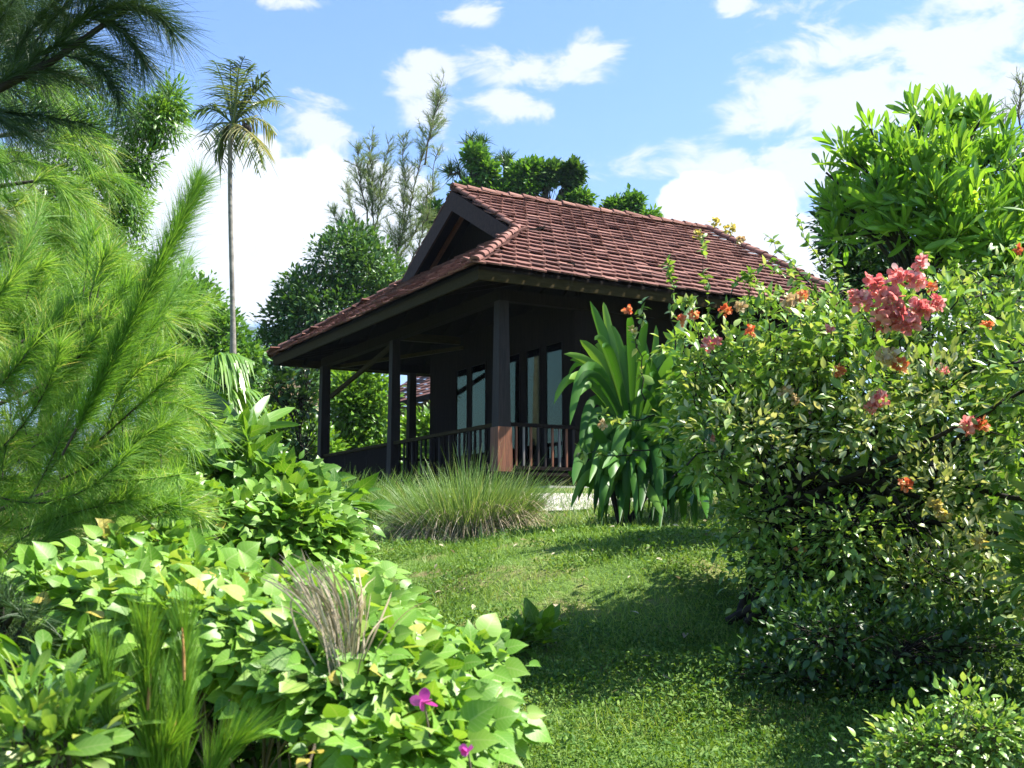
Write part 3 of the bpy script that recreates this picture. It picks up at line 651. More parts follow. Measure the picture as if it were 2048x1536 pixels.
def frond(mb, path, n, ll, wdt, droop=.6, rise=.25, rr=.02, rnd=None, ragged=.2, sweep=.5):
    """a feather leaf: rachis along path, n leaflets on each side"""
    path = np.array(path, float); K = len(path); s = np.linspace(0, 1, K)
    if K < 8:
        tt = np.linspace(0, 1, 12); 
        if K == 3: path = ((1 - tt) ** 2)[:, None] * path[0] + (2 * tt * (1 - tt))[:, None] * path[1] + (tt ** 2)[:, None] * path[2]
        else: path = np.stack([np.interp(tt, s, path[:, i]) for i in range(3)], 1)
        s = tt; K = 12
    tan = nrm(np.gradient(path, axis=0)); rnd0 = rng.random() if rnd is None else rnd
    mb.tube(path, np.linspace(rr, rr * .25, K), 5, rnd0)
    for sg in (-1, 1):
        t = np.linspace(.12, 1, n) + rng.normal(0, .006, n); t = np.clip(t, 0, 1)
        b = np.stack([np.interp(t, s, path[:, i]) for i in range(3)], 1); tg = nrm(np.stack([np.interp(t, s, tan[:, i]) for i in range(3)], 1))
        sd = nrm(np.cross(tg, UP + 1e-3)) * sg; d = nrm(sd + tg * sweep + UP * rise + rng.normal(0, .12, (n, 3)))
        L = ll * np.sin(np.clip(t * .85 + .2, 0, 1) * math.pi) ** .6 * np.exp(rng.normal(0, ragged, n))
        keep = rng.random(n) > ragged * .4
        tp = np.linspace(0, 1, 5)[None, :, None]
        Pt = b[:, None] + d[:, None] * L[:, None, None] * tp + np.array([0, 0, -droop])[None, None] * L[:, None, None] * tp ** 1.8
        Wd = wdt * np.array([.5, 1, .9, .6, .08])[None] * np.ones((n, 1)); side = nrm(np.cross(d, UP + rdir(n) * .4))
        mb.ribbons(Pt[keep], Wd[keep], side[keep], np.clip(rnd0 + rng.normal(0, .15, keep.sum()), 0, 1))
def make_palm():
    Y = 26; top = P(466, 250, Y); gx = P(463, 830, Y)[0]; base = np.array([gx, Y, ground_at(gx, Y)])
    t = thing('coconut_palm', 'tall slender palm with a ragged crown of drooping fronds, left of the house', 'palm tree', base)
    b = base; z = np.linspace(0, 1, 40); path = base + (top - base) * z[:, None]; path[:, 0] += .06 * np.sin(z * 5)
    r = np.interp(z, [0, .15, .35, .5, 1], [.13, .105, .078, .056, .05]) * (1 + .05 * (np.arange(40) % 2))
    MB().tube(path, r, 10).build('trunk', PALMBARK, t, True, b)
    FR = [((440, 150), (425, 120)), ((470, 160), (490, 112)), ((485, 165), (510, 125)), ((500, 190), (540, 140)), ((505, 200), (540, 160)), ((520, 195), (570, 215)), ((520, 235), (555, 275)), ((495, 260), (530, 350)), ((480, 265), (522, 356)),
          ((430, 250), (395, 300)), ((440, 265), (430, 330)), ((420, 215), (378, 232)), ((455, 190), (447, 170)), ((478, 190), (476, 130)), ((490, 265), (548, 325)), ((452, 280), (440, 350)), ((460, 170), (460, 118))]
    for (m, e) in FR:
        mb = MB(); dy = rng.normal(0, .9); p1 = P(*m, Y + dy * .5); p2 = P(*e, Y + dy); hang = e[1] > 260
        frond(mb, [top, p1 + [0, 0, .25], p2], 34, .62 if not hang else .5, .017, .75 if hang else .5, .15, .03, rnd=np.clip(rng.normal(.5, .25), 0, 1), ragged=.3)
        mb.build('frond', L_PALM, t, False, b)
    for k in range(2):
        mb = MB(); p = top + np.array([.3 + .1 * k, -.1 - .1 * (k % 2), -.08 - .1 * (k % 2)]); V, Fc = ico(.085); mb.add(V * [1, 1, 1.2] + p, Fc).build('nut', DARKBARK, t, True, b)
def ico(r):
    n, m = 10, 7; V = []; 
    for i in range(m + 1):
        for j in range(n): th = math.pi * i / m; ph = 2 * math.pi * j / n; V.append((r * math.sin(th) * math.cos(ph), r * math.sin(th) * math.sin(ph), r * math.cos(th)))
    return np.array(V), np.array([(i * n + j, i * n + (j + 1) % n, (i + 1) * n + (j + 1) % n, (i + 1) * n + j) for i in range(m) for j in range(n)])
L_PALM = leafmat('palm_leaflet', [(0, (.04, .065, .02)), (.5, (.085, .14, .035)), (.8, (.18, .23, .07)), (1, (.32, .30, .15))], .4, .3, spec=.5)
make_palm()
def wispy(name, label, Y, stems, leaf, bark, n_tw=26, tl=.9, fuzz=26, fl=.22, base_px=None, fw=.008, r0=.07, group=None, upbias=1.0):
    """a thin open tree: stems given as pixel paths at distance Y, upswept side twigs, sprigs along the twigs"""
    b0 = P(*stems[0][0], Y); base = np.array([b0[0], b0[1], ground_at(b0[0], b0[1])]); t = thing(name, label, 'tree', base, 0, group)
    tm = MB(); cm = MB()
    for st in stems:
        dy = rng.normal(0, .6); pts = np.array([P(x, y, Y + dy * i / max(1, len(st) - 1)) for i, (x, y) in enumerate(st)])
        s = np.linspace(0, 1, len(pts)); tt = np.linspace(0, 1, 14); pth = np.stack([np.interp(tt, s, pts[:, i]) for i in range(3)], 1); pth[1:-1] += rng.normal(0, .05, (12, 3))
        if st is stems[0]: tm.tube(np.array([base, pth[0] + [0, 0, .2]]), [r0 * 1.1, r0], 7)
        tm.tube(pth, np.linspace(r0, .012, 14), 6, rng.random()); L = np.linalg.norm(pth[-1] - pth[0])
        for k in range(int(n_tw * L / 4)):
            u = rng.uniform(.12, 1); q = np.array([np.interp(u, tt, pth[:, i]) for i in range(3)])
            ax = nrm(pth[-1] - pth[0]); d = nrm(rdir(1)[0] + UP * .55 * upbias + ax * .6); ln = tl * rng.uniform(.4, 1.2) * (1.15 - .75 * u)
            e = q + d * ln; tw = curve(q, e, .12, 5, .06); tm.tube(tw, np.linspace(.013, .004, 5), 4, rng.random())
            m = int(fuzz * ln / tl); uu = rng.uniform(.15, 1, m); bp = np.stack([np.interp(uu, np.linspace(0, 1, 5), tw[:, i]) for i in range(3)], 1)
            dd = nrm(d + rdir(m) * .9 + UP * .35 * upbias); needles(cm, bp, dd, fl * rng.uniform(.4, 1.3, m), fw, rdir(m) * .15 + np.array([0, 0, -.15]), np.clip(rng.normal(.5, .25, m), 0, 1))
    tm.build('trunk', bark, t, True, base); cm.build('crown', leaf, t, False, base); return t
wispy('casuarina_tree', 'tall thin airy tree with bare upswept twigs and olive sprigs, behind the gable', 44,
      [[(770, 640), (800, 480), (850, 300), (888, 150)], [(760, 600), (745, 430), (740, 290)], [(770, 620), (720, 480), (690, 370)], [(790, 560), (810, 400), (805, 270)], [(800, 520), (850, 420), (880, 300)],
       [(750, 560), (700, 470), (660, 420)], [(790, 600), (830, 500), (860, 420)], [(745, 470), (765, 380), (775, 280)], [(740, 480), (720, 360), (715, 300)], [(850, 330), (865, 240), (880, 190)], [(745, 430), (735, 350), (742, 275)]], L_OLIVE, TWIG, 52, 1.0, 60, .28, fw=.0065, r0=.04)
L_EVER = leafmat('evergreen_leaf', [(0, (.025, .07, .016)), (.5, (.055, .14, .026)), (1, (.14, .26, .06))], .42, .28, spec=.5)
tree('evergreen_tree', 'dense dark rounded evergreen tree rising behind the lower left end of the roof', 'tree', (-5.6, 38, 1.7), [(-5.6, 38, 1.7), (-5.4, 38, 5.5)], .2,
     [px_lobe(690, 520, 38, 75, 60), px_lobe(740, 560, 38, 75, 70), px_lobe(610, 590, 38, 62, 48), px_lobe(660, 630, 38, 110, 70), px_lobe(580, 650, 38, 60, 55), px_lobe(705, 480, 38, 45, 38), px_lobe(560, 720, 38, 60, 70), px_lobe(610, 740, 38, 90, 70), px_lobe(770, 590, 38, 50, 55), px_lobe(545, 790, 38, 50, 40)],
     L_EVER, nclump=1700, per=14, cr=.30, size=.15, tpl=SMALL, up=.4, shell=.25, wild=.6)
# trees behind the ridge
B = 47
def behind(label, stem, lobes, leaf, n, size=.21, name='broadleaf_tree', **kw):
    s = [P(x, y, B) for x, y in stem]; b = np.array([s[0][0], B, ground_at(s[0][0], B)])
    kw.setdefault('cr', .26)
    tree(name, label, 'tree', b, [b] + s, .13, [px_lobe(x, y, B, rx, ry) for x, y, rx, ry in lobes], leaf, nclump=int(n * .8), per=15, size=size, tpl=SMALL, up=.35, shell=.3, limb=.05, twig=.018, group='trees behind the ridge', **kw)
behind('bushy green tree with a spiky top right behind the gable peak', [(955, 470), (960, 380)], [(940, 385, 26, 20), (972, 345, 22, 26), (918, 405, 16, 10), (1000, 392, 26, 16), (950, 315, 14, 20)], L_MID, 360)
behind('broad bright green rounded tree above the middle of the ridge line', [(1060, 460), (1050, 400)], [(1052, 352, 27, 26), (1024, 372, 20, 20), (1068, 338, 14, 10), (1055, 385, 22, 14)], L_MID, 360)
behind('umbrella shaped small tree on a thin bare stem beyond the ridge', [(1088, 440), (1092, 390)], [(1100, 347, 17, 15), (1092, 360, 14, 8)], L_EVER, 150)
behind('dark umbrella crowned tree leaning right on a slanting stem', [(1090, 450), (1110, 405), (1132, 385)], [(1146, 346, 15, 18), (1140, 364, 12, 10)], L_DARK, 170)
behind('low pale green tree just clearing the ridge tiles', [(1160, 460), (1160, 430)], [(1158, 402, 20, 11), (1140, 410, 12, 7)], L_MID, 120)
behind('small feathery green tree low over the right part of the ridge', [(1250, 470), (1250, 440)], [(1232, 418, 20, 14), (1268, 410, 16, 16), (1296, 436, 16, 5)], L_MID, 190)
behind('low bright shrub tree showing beside the left barge board', [(868, 520), (868, 460)], [(868, 432, 20, 20)], L_MID, 70)
wispy('palm_sapling', 'spiky dark sprout standing above the bushy tree at the gable peak', B + 1, [[(955, 420), (950, 330), (945, 275)], [(958, 420), (965, 330), (965, 285)], [(950, 380), (915, 345), (895, 350)], [(1000, 390), (1015, 330), (1010, 318)]], L_DARK, TWIG, 40, .7, 40, .5, fw=.02)
# left background
tree('rounded_tree', 'rounded mid green tree standing behind the palm trunk', 'tree', (-8.6, 32, 1.6), [(-8.6, 32, 1.6), (-8.6, 32, 4)], .2,
     [px_lobe(370, 640, 32, 90, 85), px_lobe(440, 690, 32, 62, 62), px_lobe(320, 600, 32, 70, 70), px_lobe(400, 740, 32, 110, 60), px_lobe(480, 730, 32, 45, 50), px_lobe(440, 800, 32, 90, 60)], L_MID, nclump=1300, per=14, cr=.3, size=.15, up=.4, shell=.25)
tree('feathery_tree', 'light open tree with fine bright leaflets against the white cloud', 'tree', (-6.6, 16, .4), [(-6.6, 16, .4), (-6.5, 16, 2.5), (-6.2, 16, 4)], .1,
     [px_lobe(300, 240, 16, 75, 48, 1, 2.5), px_lobe(345, 200, 16, 34, 28, 1, 2.5), px_lobe(275, 330, 16, 55, 55, 1, 2), px_lobe(250, 420, 16, 60, 65, 1, 2), px_lobe(190, 300, 16, 90, 110), px_lobe(120, 420, 16, 130, 160), px_lobe(230, 510, 16, 80, 60), px_lobe(100, 180, 16, 130, 120), px_lobe(80, 620, 16, 160, 120), px_lobe(250, 620, 16, 110, 90)],
     L_BROAD, nclump=2600, per=15, cr=.16, size=.085, tpl=NARROW, up=.1, shell=.6, wild=.8, droop=.2, limb=.03, twig=.006)
def make_fronds():
    Y = 14; b0 = P(440, 900, Y); base = np.array([b0[0], Y, ground_at(b0[0], Y)]); t = thing('young_palm', 'young palm with an arching pale green frond hanging its leaflets, beside the eave', 'palm', base)
    tm = MB(); top = P(425, 790, Y); tm.tube(curve(base, top, .05, 6), np.linspace(.07, .04, 6), 8).build('stem', PALEBARK, t, True, base)
    for (m, e, n) in (((400, 660), (520, 730), 50), ((380, 690), (330, 740), 40), ((440, 690), (500, 740), 36), ((405, 720), (355, 800), 30), ((470, 760), (530, 790), 30)):
        mb = MB(); frond(mb, [top, P(*m, Y - .2), P(*e, Y + rng.normal(0, .3))], n, .42, .017, 1.1, -.1, .014, rnd=.72, ragged=.2); mb.build('frond', L_BROAD, t, False, base)
make_fronds()
def blade_leaf(mb, pts, wpx, Y, prof=None, fold=.25, rnd=.5, K=14, roll=0.0):
    """one long leaf through pixel points (px, py, distance offset)"""
    pts = np.array([P(p[0], p[1], Y + (p[2] if len(p) > 2 else 0)) for p in pts]); s = np.concatenate([[0], np.cumsum(np.linalg.norm(np.diff(pts, axis=0), axis=1))]); s /= s[-1]
    t = np.linspace(0, 1, K)
    if len(pts) == 3:
        m = pts[1] * 2 - .5 * (pts[0] + pts[2]); path = ((1 - t) ** 2)[:, None] * pts[0] + (2 * t * (1 - t))[:, None] * m + (t ** 2)[:, None] * pts[2]
    else:
        path = np.stack([np.interp(t, s, pts[:, i]) for i in range(3)], 1)
        for _ in range(3): path[1:-1] = (path[:-2] + 2 * path[1:-1] + path[2:]) / 4
    w = wpx * Y / F_PX / 2; pr = np.interp(t, [0, .2, .5, .75, .92, 1], prof or [.45, .75, 1, .8, .4, .02]) * w
    tan = nrm(np.gradient(path, axis=0)); view = nrm(path); sd = nrm(np.cross(tan, view + UP * roll)); 
    mb.ribbons(path[None], pr[None], sd[None], [rnd], fold=fold); return path
def make_banana():
    Y = 12; base = np.array([*P(470, 1000, Y)[:2], 0]); base[2] = ground_at(base[0], base[1]); t = thing('banana_plant', 'banana plant with one big dark paddle leaf edged in light, left of the verandah', 'plant', base)
    mb = MB(); blade_leaf(mb, [(482, 866), (440, 828), (384, 774)], 56, Y, [.1, .8, 1, .9, .6, .05], .12, .1); mb.build('leaf', L_DARK, t, True, base)
    for pts, w in (([(478, 890), (500, 840), (540, 790, .3)], 22), ([(478, 890), (530, 855), (600, 850)], 16), ([(480, 900), (520, 850), (590, 815, .5)], 22)):
        mb = MB(); blade_leaf(mb, pts, w, Y, [.1, .8, 1, .9, .6, .05], .15, rng.uniform(.2, .8)); mb.build('leaf', L_BROAD, t, True, base)
    MB().tube(curve(base, P(480, 880, Y), .04, 6), np.linspace(.06, .04, 6), 8).build('stem', PALEBARK, t, True, base)
make_banana()
def shrub(name, label, lobes, Y, leaf, n, size, tpl, stem_px, per=12, cr=.2, group=None, cat='shrub', bark=TWIG, r=.03, **kw):
    b = P(*stem_px, Y); b = np.array([b[0], b[1], ground_at(b[0], b[1])]); top = np.mean([P(x, y, Y) for x, y, *_ in lobes], 0)
    kw.setdefault('limb', .018); kw.setdefault('twig', .006)
    return tree(name, label, cat, b, [b, b + (top - b) * .6], r, [px_lobe(l[0], l[1], Y + (l[4] if len(l) > 4 else 0), l[2], l[3], 1.0, l[5] if len(l) > 5 else 1.0) for l in lobes], leaf, bark, n, per, cr, size, tpl, group, **kw)
shrub('garden_shrub', 'bright leafy shrub seen between the left verandah posts', [(700, 800, 60, 70), (735, 850, 55, 80), (720, 900, 70, 40), (745, 780, 35, 50)], 36, L_BROAD, 700, .17, OVATE, (720, 960), cr=.4, group='shrubs beyond the verandah')
shrub('garden_shrub', 'bright shrub under the distant red roof, seen through the verandah', [(840, 880, 40, 45), (815, 900, 50, 45), (865, 860, 30, 30)], 38, L_BROAD, 450, .17, OVATE, (830, 960), cr=.4, group='shrubs beyond the verandah')
shrub('garden_shrub', 'sunlit yellowish bush left of the far verandah post', [(560, 860, 60, 45), (610, 900, 60, 50), (540, 930, 60, 50), (600, 960, 60, 50)], 33, L_LIME, 700, .15, OVATE, (570, 1000), cr=.4, group='shrubs beyond the verandah')
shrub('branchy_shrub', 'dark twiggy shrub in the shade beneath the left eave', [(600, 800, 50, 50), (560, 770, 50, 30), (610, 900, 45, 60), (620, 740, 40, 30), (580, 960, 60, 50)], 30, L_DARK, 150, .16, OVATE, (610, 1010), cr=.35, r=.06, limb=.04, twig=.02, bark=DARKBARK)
shrub('cordyline_shrub', 'low shrub with tan and pinkish leaves beyond the left eave', [(560, 800, 40, 16), (600, 812, 30, 14)], 34, L_DRY, 60, .22, OVATE, (570, 850), cr=.3)
# ------------------------------------------------------------------ tall grass by the verandah
def grass_clump(name, label, c, rx, ry, n, h, leaf, group=None, dead=0, lean=.55, w=.006):
    base = np.array([c[0], c[1], ground_at(c[0], c[1])]); t = thing(name, label, 'grass', base, 0, group)
    a = rng.random(n) * 2 * math.pi; q = np.sqrt(rng.random(n)); x = c[0] + rx * q * np.cos(a); y = c[1] + ry * q * np.sin(a)
    b = np.stack([x, y, ground_z(x, y) - .02], 1); out = np.stack([q * np.cos(a), q * np.sin(a), np.zeros(n)], 1)
    d = nrm(UP + out * .32 + rng.normal(0, .16, (n, 3))); L = h * rng.uniform(.5, 1.15, n) * (1.05 - .35 * q)
    bend = out * rng.uniform(.1, lean, n)[:, None] + np.array([0, 0, -1.]) * rng.uniform(.05, .35, n)[:, None] + rng.normal(0, .1, (n, 3))
    m = MB(); needles(m, b, d, L, w, bend, np.clip(rng.normal(.5, .22, n) + .25 * (q > .8) * rng.random(n), 0, 1), 6); m.build('blades', leaf, t, False, base)
    if dead:
        a = rng.uniform(math.pi * .95, math.pi * 2.05, dead); q = rng.uniform(.7, 1.05, dead); x = c[0] + rx * q * np.cos(a); y = c[1] + ry * q * np.sin(a)
        b = np.stack([x, y, ground_z(x, y) + rng.uniform(.05, .34, dead) * h], 1); out = np.stack([np.cos(a), np.sin(a), np.zeros(dead)], 1)
        d = nrm(UP * .5 + out * .8 + rng.normal(0, .3, (dead, 3))); L = h * rng.uniform(.25, .6, dead)
        bend = np.array([0, 0, -1.]) * rng.uniform(.7, 1.3, dead)[:, None] + out * .1
        m = MB(); needles(m, b, d, L, w * 1.1, bend, np.clip(rng.normal(.45, .28, dead), 0, 1), 6); m.build('dead_blades', L_DRY, t, False, base)
    return t
cg = P(930, 1040, 14.8); grass_clump('grass_clump', 'big sunlit tuft of tall grass with straw coloured skirt before the corner post', cg, .76, .45, 5200, 1.06, L_CLUMP, dead=650, lean=.5, w=.0048)
cg = P(770, 1030, 16.8); grass_clump('grass_clump', 'smaller darker tuft of tall grass in the shade before the middle post', cg, .7, .5, 1300, .7, L_COVER, dead=60)
cg = P(680, 1040, 18); grass_clump('grass_clump', 'low shaded grey green grass beneath the left verandah panel', cg, .8, .5, 700, .55, L_COVER)
# ------------------------------------------------------------------ strap-leaved plant
def make_strap():
    Y = 14.0; b0 = P(1262, 1050, Y); base = np.array([b0[0], Y, ground_at(b0[0], Y)]); t = thing('strap_leaf_plant', 'large plant with long arching strap leaves in front of the verandah corner', 'plant', base)
    crown = P(1266, 860, Y)
    tm = MB()
    for (cx, cy) in ((1268, 880), (1345, 910), (1215, 940), (1300, 980), (1390, 960)): tm.tube(curve(base + rng.normal(0, .12, 3) * [1, 1, 0] + [(cx - 1268) * .003, 0, 0], P(cx, cy, Y), .06, 7), np.linspace(.04, .03, 7), 8)
    tm.build('stem', DARKBARK, t, True, base)
    LV = [([(1268, 880), (1232, 740), (1180, 602)], 34, .55), ([(1262, 860), (1225, 690), (1207, 604)], 22, .9), ([(1270, 880), (1262, 760), (1250, 690)], 44, .35), ([(1280, 880), (1290, 760), (1280, 660)], 34, .5),
          ([(1262, 860), (1215, 745), (1160, 680, -.2)], 34, .8), ([(1255, 860), (1200, 745), (1128, 708, -.2)], 24, .85), ([(1250, 850), (1195, 745), (1140, 720)], 20, .7), ([(1258, 865), (1205, 770), (1150, 800, -.3)], 22, .6), ([(1262, 870), (1222, 730), (1190, 690)], 24, .8), ([(1255, 880), (1200, 830), (1170, 930, -.3)], 22, .35), ([(1250, 860), (1190, 765), (1138, 758, -.3)], 30, .95),
          ([(1250, 860), (1185, 735, -.2), (1140, 850, -.5)], 34, .5), ([(1240, 870), (1190, 800), (1160, 900, -.3)], 26, .2), ([(1275, 880), (1300, 770), (1335, 690)], 32, .7), ([(1272, 880), (1275, 770), (1292, 640)], 30, .8), ([(1262, 880), (1240, 780), (1218, 700)], 38, .65), ([(1285, 880), (1320, 780), (1390, 740)], 30, .75), ([(1280, 880), (1325, 730), (1392, 600, .5)], 34, .15), ([(1285, 880), (1340, 700), (1345, 760, -.4)], 38, .55),
          ([(1275, 870), (1305, 740), (1312, 650)], 20, .6), ([(1285, 870), (1350, 760), (1420, 700)], 34, .3), ([(1290, 880), (1380, 770), (1450, 790)], 30, .4), ([(1268, 860), (1245, 720), (1222, 650)], 26, .6),
          ([(1290, 900), (1350, 820), (1400, 900, -.3)], 34, .4), ([(1258, 870), (1190, 830), (1165, 960, -.2)], 34, .3)]
    LV = [(p, w * .78, r) for p, w, r in LV]
    for (cx, cy, n, ln) in ((1268, 870, 26, 225), (1350, 900, 26, 190), (1235, 940, 12, 120), (1310, 970, 18, 150), (1395, 950, 16, 150)):
        for i in range(n):                                          # more rosettes: upright in the middle, arching over outside
            a = rng.uniform(-.95 if cx < 1300 else -1.2, 1.35); l = ln * rng.uniform(.7, 1.1); el = math.cos(a); yo = rng.uniform(-.7, .5)
            mx, my = cx + l * .62 * math.sin(a), cy - l * (.62 * el + .10); ex, ey = cx + l * 1.0 * math.sin(a), cy - l * (1.0 * el - .62 * abs(math.sin(a)) ** 2 - .05)
            LV.append(([(cx + 8 * math.sin(a), cy + 14), (mx, my, yo * .6), (ex, ey, yo)], rng.uniform(13, 21), np.clip(rng.normal(.42, .25), 0, 1)))
    for i in range(46):                                             # hanging skirt down to the ground
        a = rng.uniform(-1, 1); cx = rng.uniform(1215, 1380); y0 = rng.uniform(880, 970); LV.append(([(cx, y0), (cx + a * 55, y0 - 10, rng.uniform(-.6, .2)), (cx + a * 85, rng.uniform(960, 1066), rng.uniform(-.9, .3))], rng.uniform(12, 24), rng.uniform(0, .45)))
    for i in range(60):                                             # lower leaves fanning out and curling over
        a = rng.choice([-1, 1]) * rng.uniform(.25, 1); cx = rng.uniform(1230, 1380); y0 = rng.uniform(900, 1010); up = rng.uniform(20, 80)
        LV.append(([(cx, y0), (cx + a * 60, y0 - up, rng.uniform(-.6, .2)), (cx + a * rng.uniform(85, 125), y0 + rng.uniform(-60, 70), rng.uniform(-1.0, .3))], rng.uniform(14, 27), np.clip(rng.normal(.4, .25), 0, 1)))
    for pts, w, r in LV:
        m = MB(); blade_leaf(m, pts, w, Y, [.55, .7, 1, .85, .5, .03], .3, r); m.build('leaf', L_STRAP, t, True, base)
make_strap()
# ------------------------------------------------------------------ flowering bush on the right
PETAL = leaf_tpl([(0, 0, .08), (.3, .3, .36), (.65, .65, .42), (.9, .9, .25), (1, 1, .04)], .15, -.25, .3)
def stem_shoot(tm, cm, pts, Y, n, size, tpl, r=.012):
    q = np.array([P(p[0], p[1], Y + (p[2] if len(p) > 2 else 0)) for p in pts]); s = np.linspace(0, 1, len(q)); tt = np.linspace(0, 1, 12)
    pth = np.stack([np.interp(tt, s, q[:, i]) for i in range(3)], 1); pth[1:-1] += rng.normal(0, .015, (10, 3)); tm.tube(pth, np.linspace(r, r * .3, 12), 5, rng.random())
    u = rng.uniform(.2, 1, n); b = np.stack([np.interp(u, tt, pth[:, i]) for i in range(3)], 1); d = nrm(rdir(n) + UP * .1 + nrm(pth[-1] - pth[0]) * .4)
    cm.leaves(tpl, b, d, nrm(UP + rdir(n) * .7), size * rng.uniform(.6, 1.2, n), np.clip(rng.normal(.6, .25, n), 0, 1))
def make_bush():
    Y = 8.7; tb = P(1480, 1240, 9.1); base = np.array([tb[0], tb[1], ground_at(tb[0], tb[1])])
    t = thing('flowering_bush', 'big spreading bush with pink and orange flower heads, right of the lawn', 'bush', base)
    LB = [(1450, 760, 110, 90), (1590, 720, 180, 90), (1760, 660, 150, 90), (1890, 700, 150, 120), (1990, 600, 110, 80), (1415, 850, 85, 80), (1500, 850, 170, 100), (1690, 810, 190, 120), (1890, 880, 170, 130), 
          (1960, 1010, 130, 120), (1850, 1060, 110, 90), (1420, 930, 80, 60), (1400, 680, 60, 50), (1990, 760, 110, 140), (1700, 700, 120, 90), (1570, 640, 70, 50), (1930, 1180, 130, 90), (2040, 1100, 110, 150), (2120, 850, 140, 200), (2150, 620, 120, 120)]
    lobes = [px_lobe(a, b, Y + rng.normal(0, .3) + (.5 if b < 720 else 0), c, d, 1.5) for a, b, c, d in LB]
    lobes += [px_lobe(2120, 740, 7.1, 130, 130, 1.4), px_lobe(2230, 900, 6.9, 170, 170, 1.4), px_lobe(2280, 700, 7.2, 170, 160, 1.4), px_lobe(2350, 1100, 6.6, 200, 180, 1.4), px_lobe(2150, 1130, 6.8, 120, 120, 1.2), px_lobe(2470, 700, 6.2, 260, 230, 1.2), px_lobe(2560, 620, 5.6, 300, 260, 1.2), px_lobe(2500, 950, 5.9, 280, 260, 1.2), px_lobe(2520, 500, 5.6, 270, 240, 1.1), px_lobe(2440, 560, 6.5, 200, 190, .9)]  # lobes right of view, added to shade the lower right ground
    cm = MB(); c, o, k = leafy(cm, lobes, 1950, 11, .13, .080, [OVATE, OVATE2, OVATE], shell=.45, up=.35, out=.6, wild=.7)
    leafy(cm, lobes[-7:], 750, 11, .2, .10, OVATE, shell=.6, up=.35)  # extra leaves thicken the added lobes so they shade more deeply
    inner = [px_lobe(1590, 1150, 8.2, 80, 80, 1, 1.5), px_lobe(1700, 1080, 8.1, 110, 90, 1, 1.5), px_lobe(1830, 1170, 8.1, 110, 80, 1, 1.3), px_lobe(1530, 1040, 8.4, 60, 80, 1, 1.3), px_lobe(1540, 1130, 8.9, 90, 90, 1.2, 1.3), px_lobe(1660, 1180, 8.7, 130, 80, 1.2, 1.3), px_lobe(1480, 1030, 9, 70, 90, 1.2), px_lobe(1640, 1020, 9.3, 170, 110, 1.2), px_lobe(1750, 1130, 9.4, 200, 120, 1.2), px_lobe(1560, 930, 9.2, 120, 80, 1.2), px_lobe(1880, 1260, 9.0, 150, 100, 1.0)]
    c2, o2, k2 = leafy(cm, inner, 950, 10, .2, .058, OVATE, shell=.8, up=.1, out=.3)
    tm = MB()
    J = [P(1600, 1090, 9.0), P(1700, 1010, 9.0), P(1530, 1060, 9.0), P(1800, 1000, 8.8)]
    for j, e in enumerate([(1640, 1060, 8.9), (1690, 1000, 9.2), (1560, 1010, 8.9), (1760, 960, 8.6), (1530, 980, 9.3), (1830, 1050, 8.5), (1620, 950, 8.7), (1900, 960, 8.8)]):
        pth = curve(base + rng.normal(0, .09, 3) * [1, 1, 0], P(e[0], e[1], e[2]), .07, 10); tm.tube(pth, np.linspace(.034, .016, 10), 7, rng.random())
        for i in range(3):
            ii = (j * 3 + i) % len(lobes); tm.tube(curve(pth[-1 - (i % 3)], lobes[ii][0], .1, 8), np.linspace(.024, .009, 8), 6, rng.random())
    hub = [np.array(l[0]) for l in lobes]
    for i in rng.permutation(len(c))[:420]:
        tm.tube(curve(hub[k[i]] + rng.normal(0, .12, 3), c[i], .12, 4), [.008, .006, .005, .003], 4, rng.random())
    for i in range(len(c2)):
        if rng.random() < .5: tm.tube(curve(P(rng.uniform(1520, 1800), rng.uniform(950, 1100), 9.1), c2[i], .12, 5), np.linspace(.01, .003, 5), 4, rng.random())
    SH = [[(1420, 720), (1415, 600), (1405, 470)], [(1350, 700), (1345, 580), (1335, 520)], [(1290, 800), (1275, 690), (1285, 600)], [(1500, 700), (1495, 600), (1500, 545)], [(1690, 640), (1600, 545), (1530, 470, .3)], [(1700, 620), (1640, 520), (1590, 430, .3)],
          [(1660, 660), (1610, 570), (1545, 540)], [(1430, 640), (1480, 560), (1560, 500, .2)], [(1900, 620), (1960, 540), (2030, 490)], [(1860, 600), (1850, 530), (1848, 505)], [(1720, 620), (1690, 560), (1660, 520)], [(1940, 640), (1920, 560), (1905, 520)], [(1980, 640), (2000, 560), (2040, 520)], [(1310, 830), (1240, 850), (1205, 830)], [(1300, 900), (1220, 910), (1165, 900)]]
    for i in range(46):                                             # arching outer stems
        x0 = rng.uniform(1400, 1950); y0 = rng.uniform(680, 900); a = rng.normal(.5, .55); l = rng.uniform(110, 210); sg = -1 if x0 < 1600 else rng.choice([-1, 1])
        SH.append([(x0, y0), (x0 + sg * l * .4 * math.sin(a), y0 - l * .7, -.2), (x0 + sg * l * math.sin(a), y0 - l * .8 * math.cos(a) + 15, rng.uniform(-.7, .2))])
    for s in SH: stem_shoot(tm, cm, s, 8.6, 40, .07, OVATE, .006)
    tm.build('stem', DARKBARK, t, True, base); cm.build('foliage', L_BUSH, t, True, base)
    pale = MB(); 
    pl = [px_lobe(1880, 960, 8.0, 120, 90), px_lobe(1970, 1080, 8.0, 110, 90), px_lobe(1850, 1150, 8.1, 120, 70), px_lobe(1960, 1200, 8.1, 90, 70), px_lobe(1720, 840, 7.9, 170, 70), px_lobe(1500, 850, 8.1, 150, 70), px_lobe(1860, 760, 7.9, 150, 60)]
    leafy(pale, pl, 330, 6, .16, .055, OVATE2, shell=.7, up=.5); pale.build('sunlit_pale_foliage', L_PALE, t, True, base)  # whitish leaves carry glossy sunlit highlights in their colour
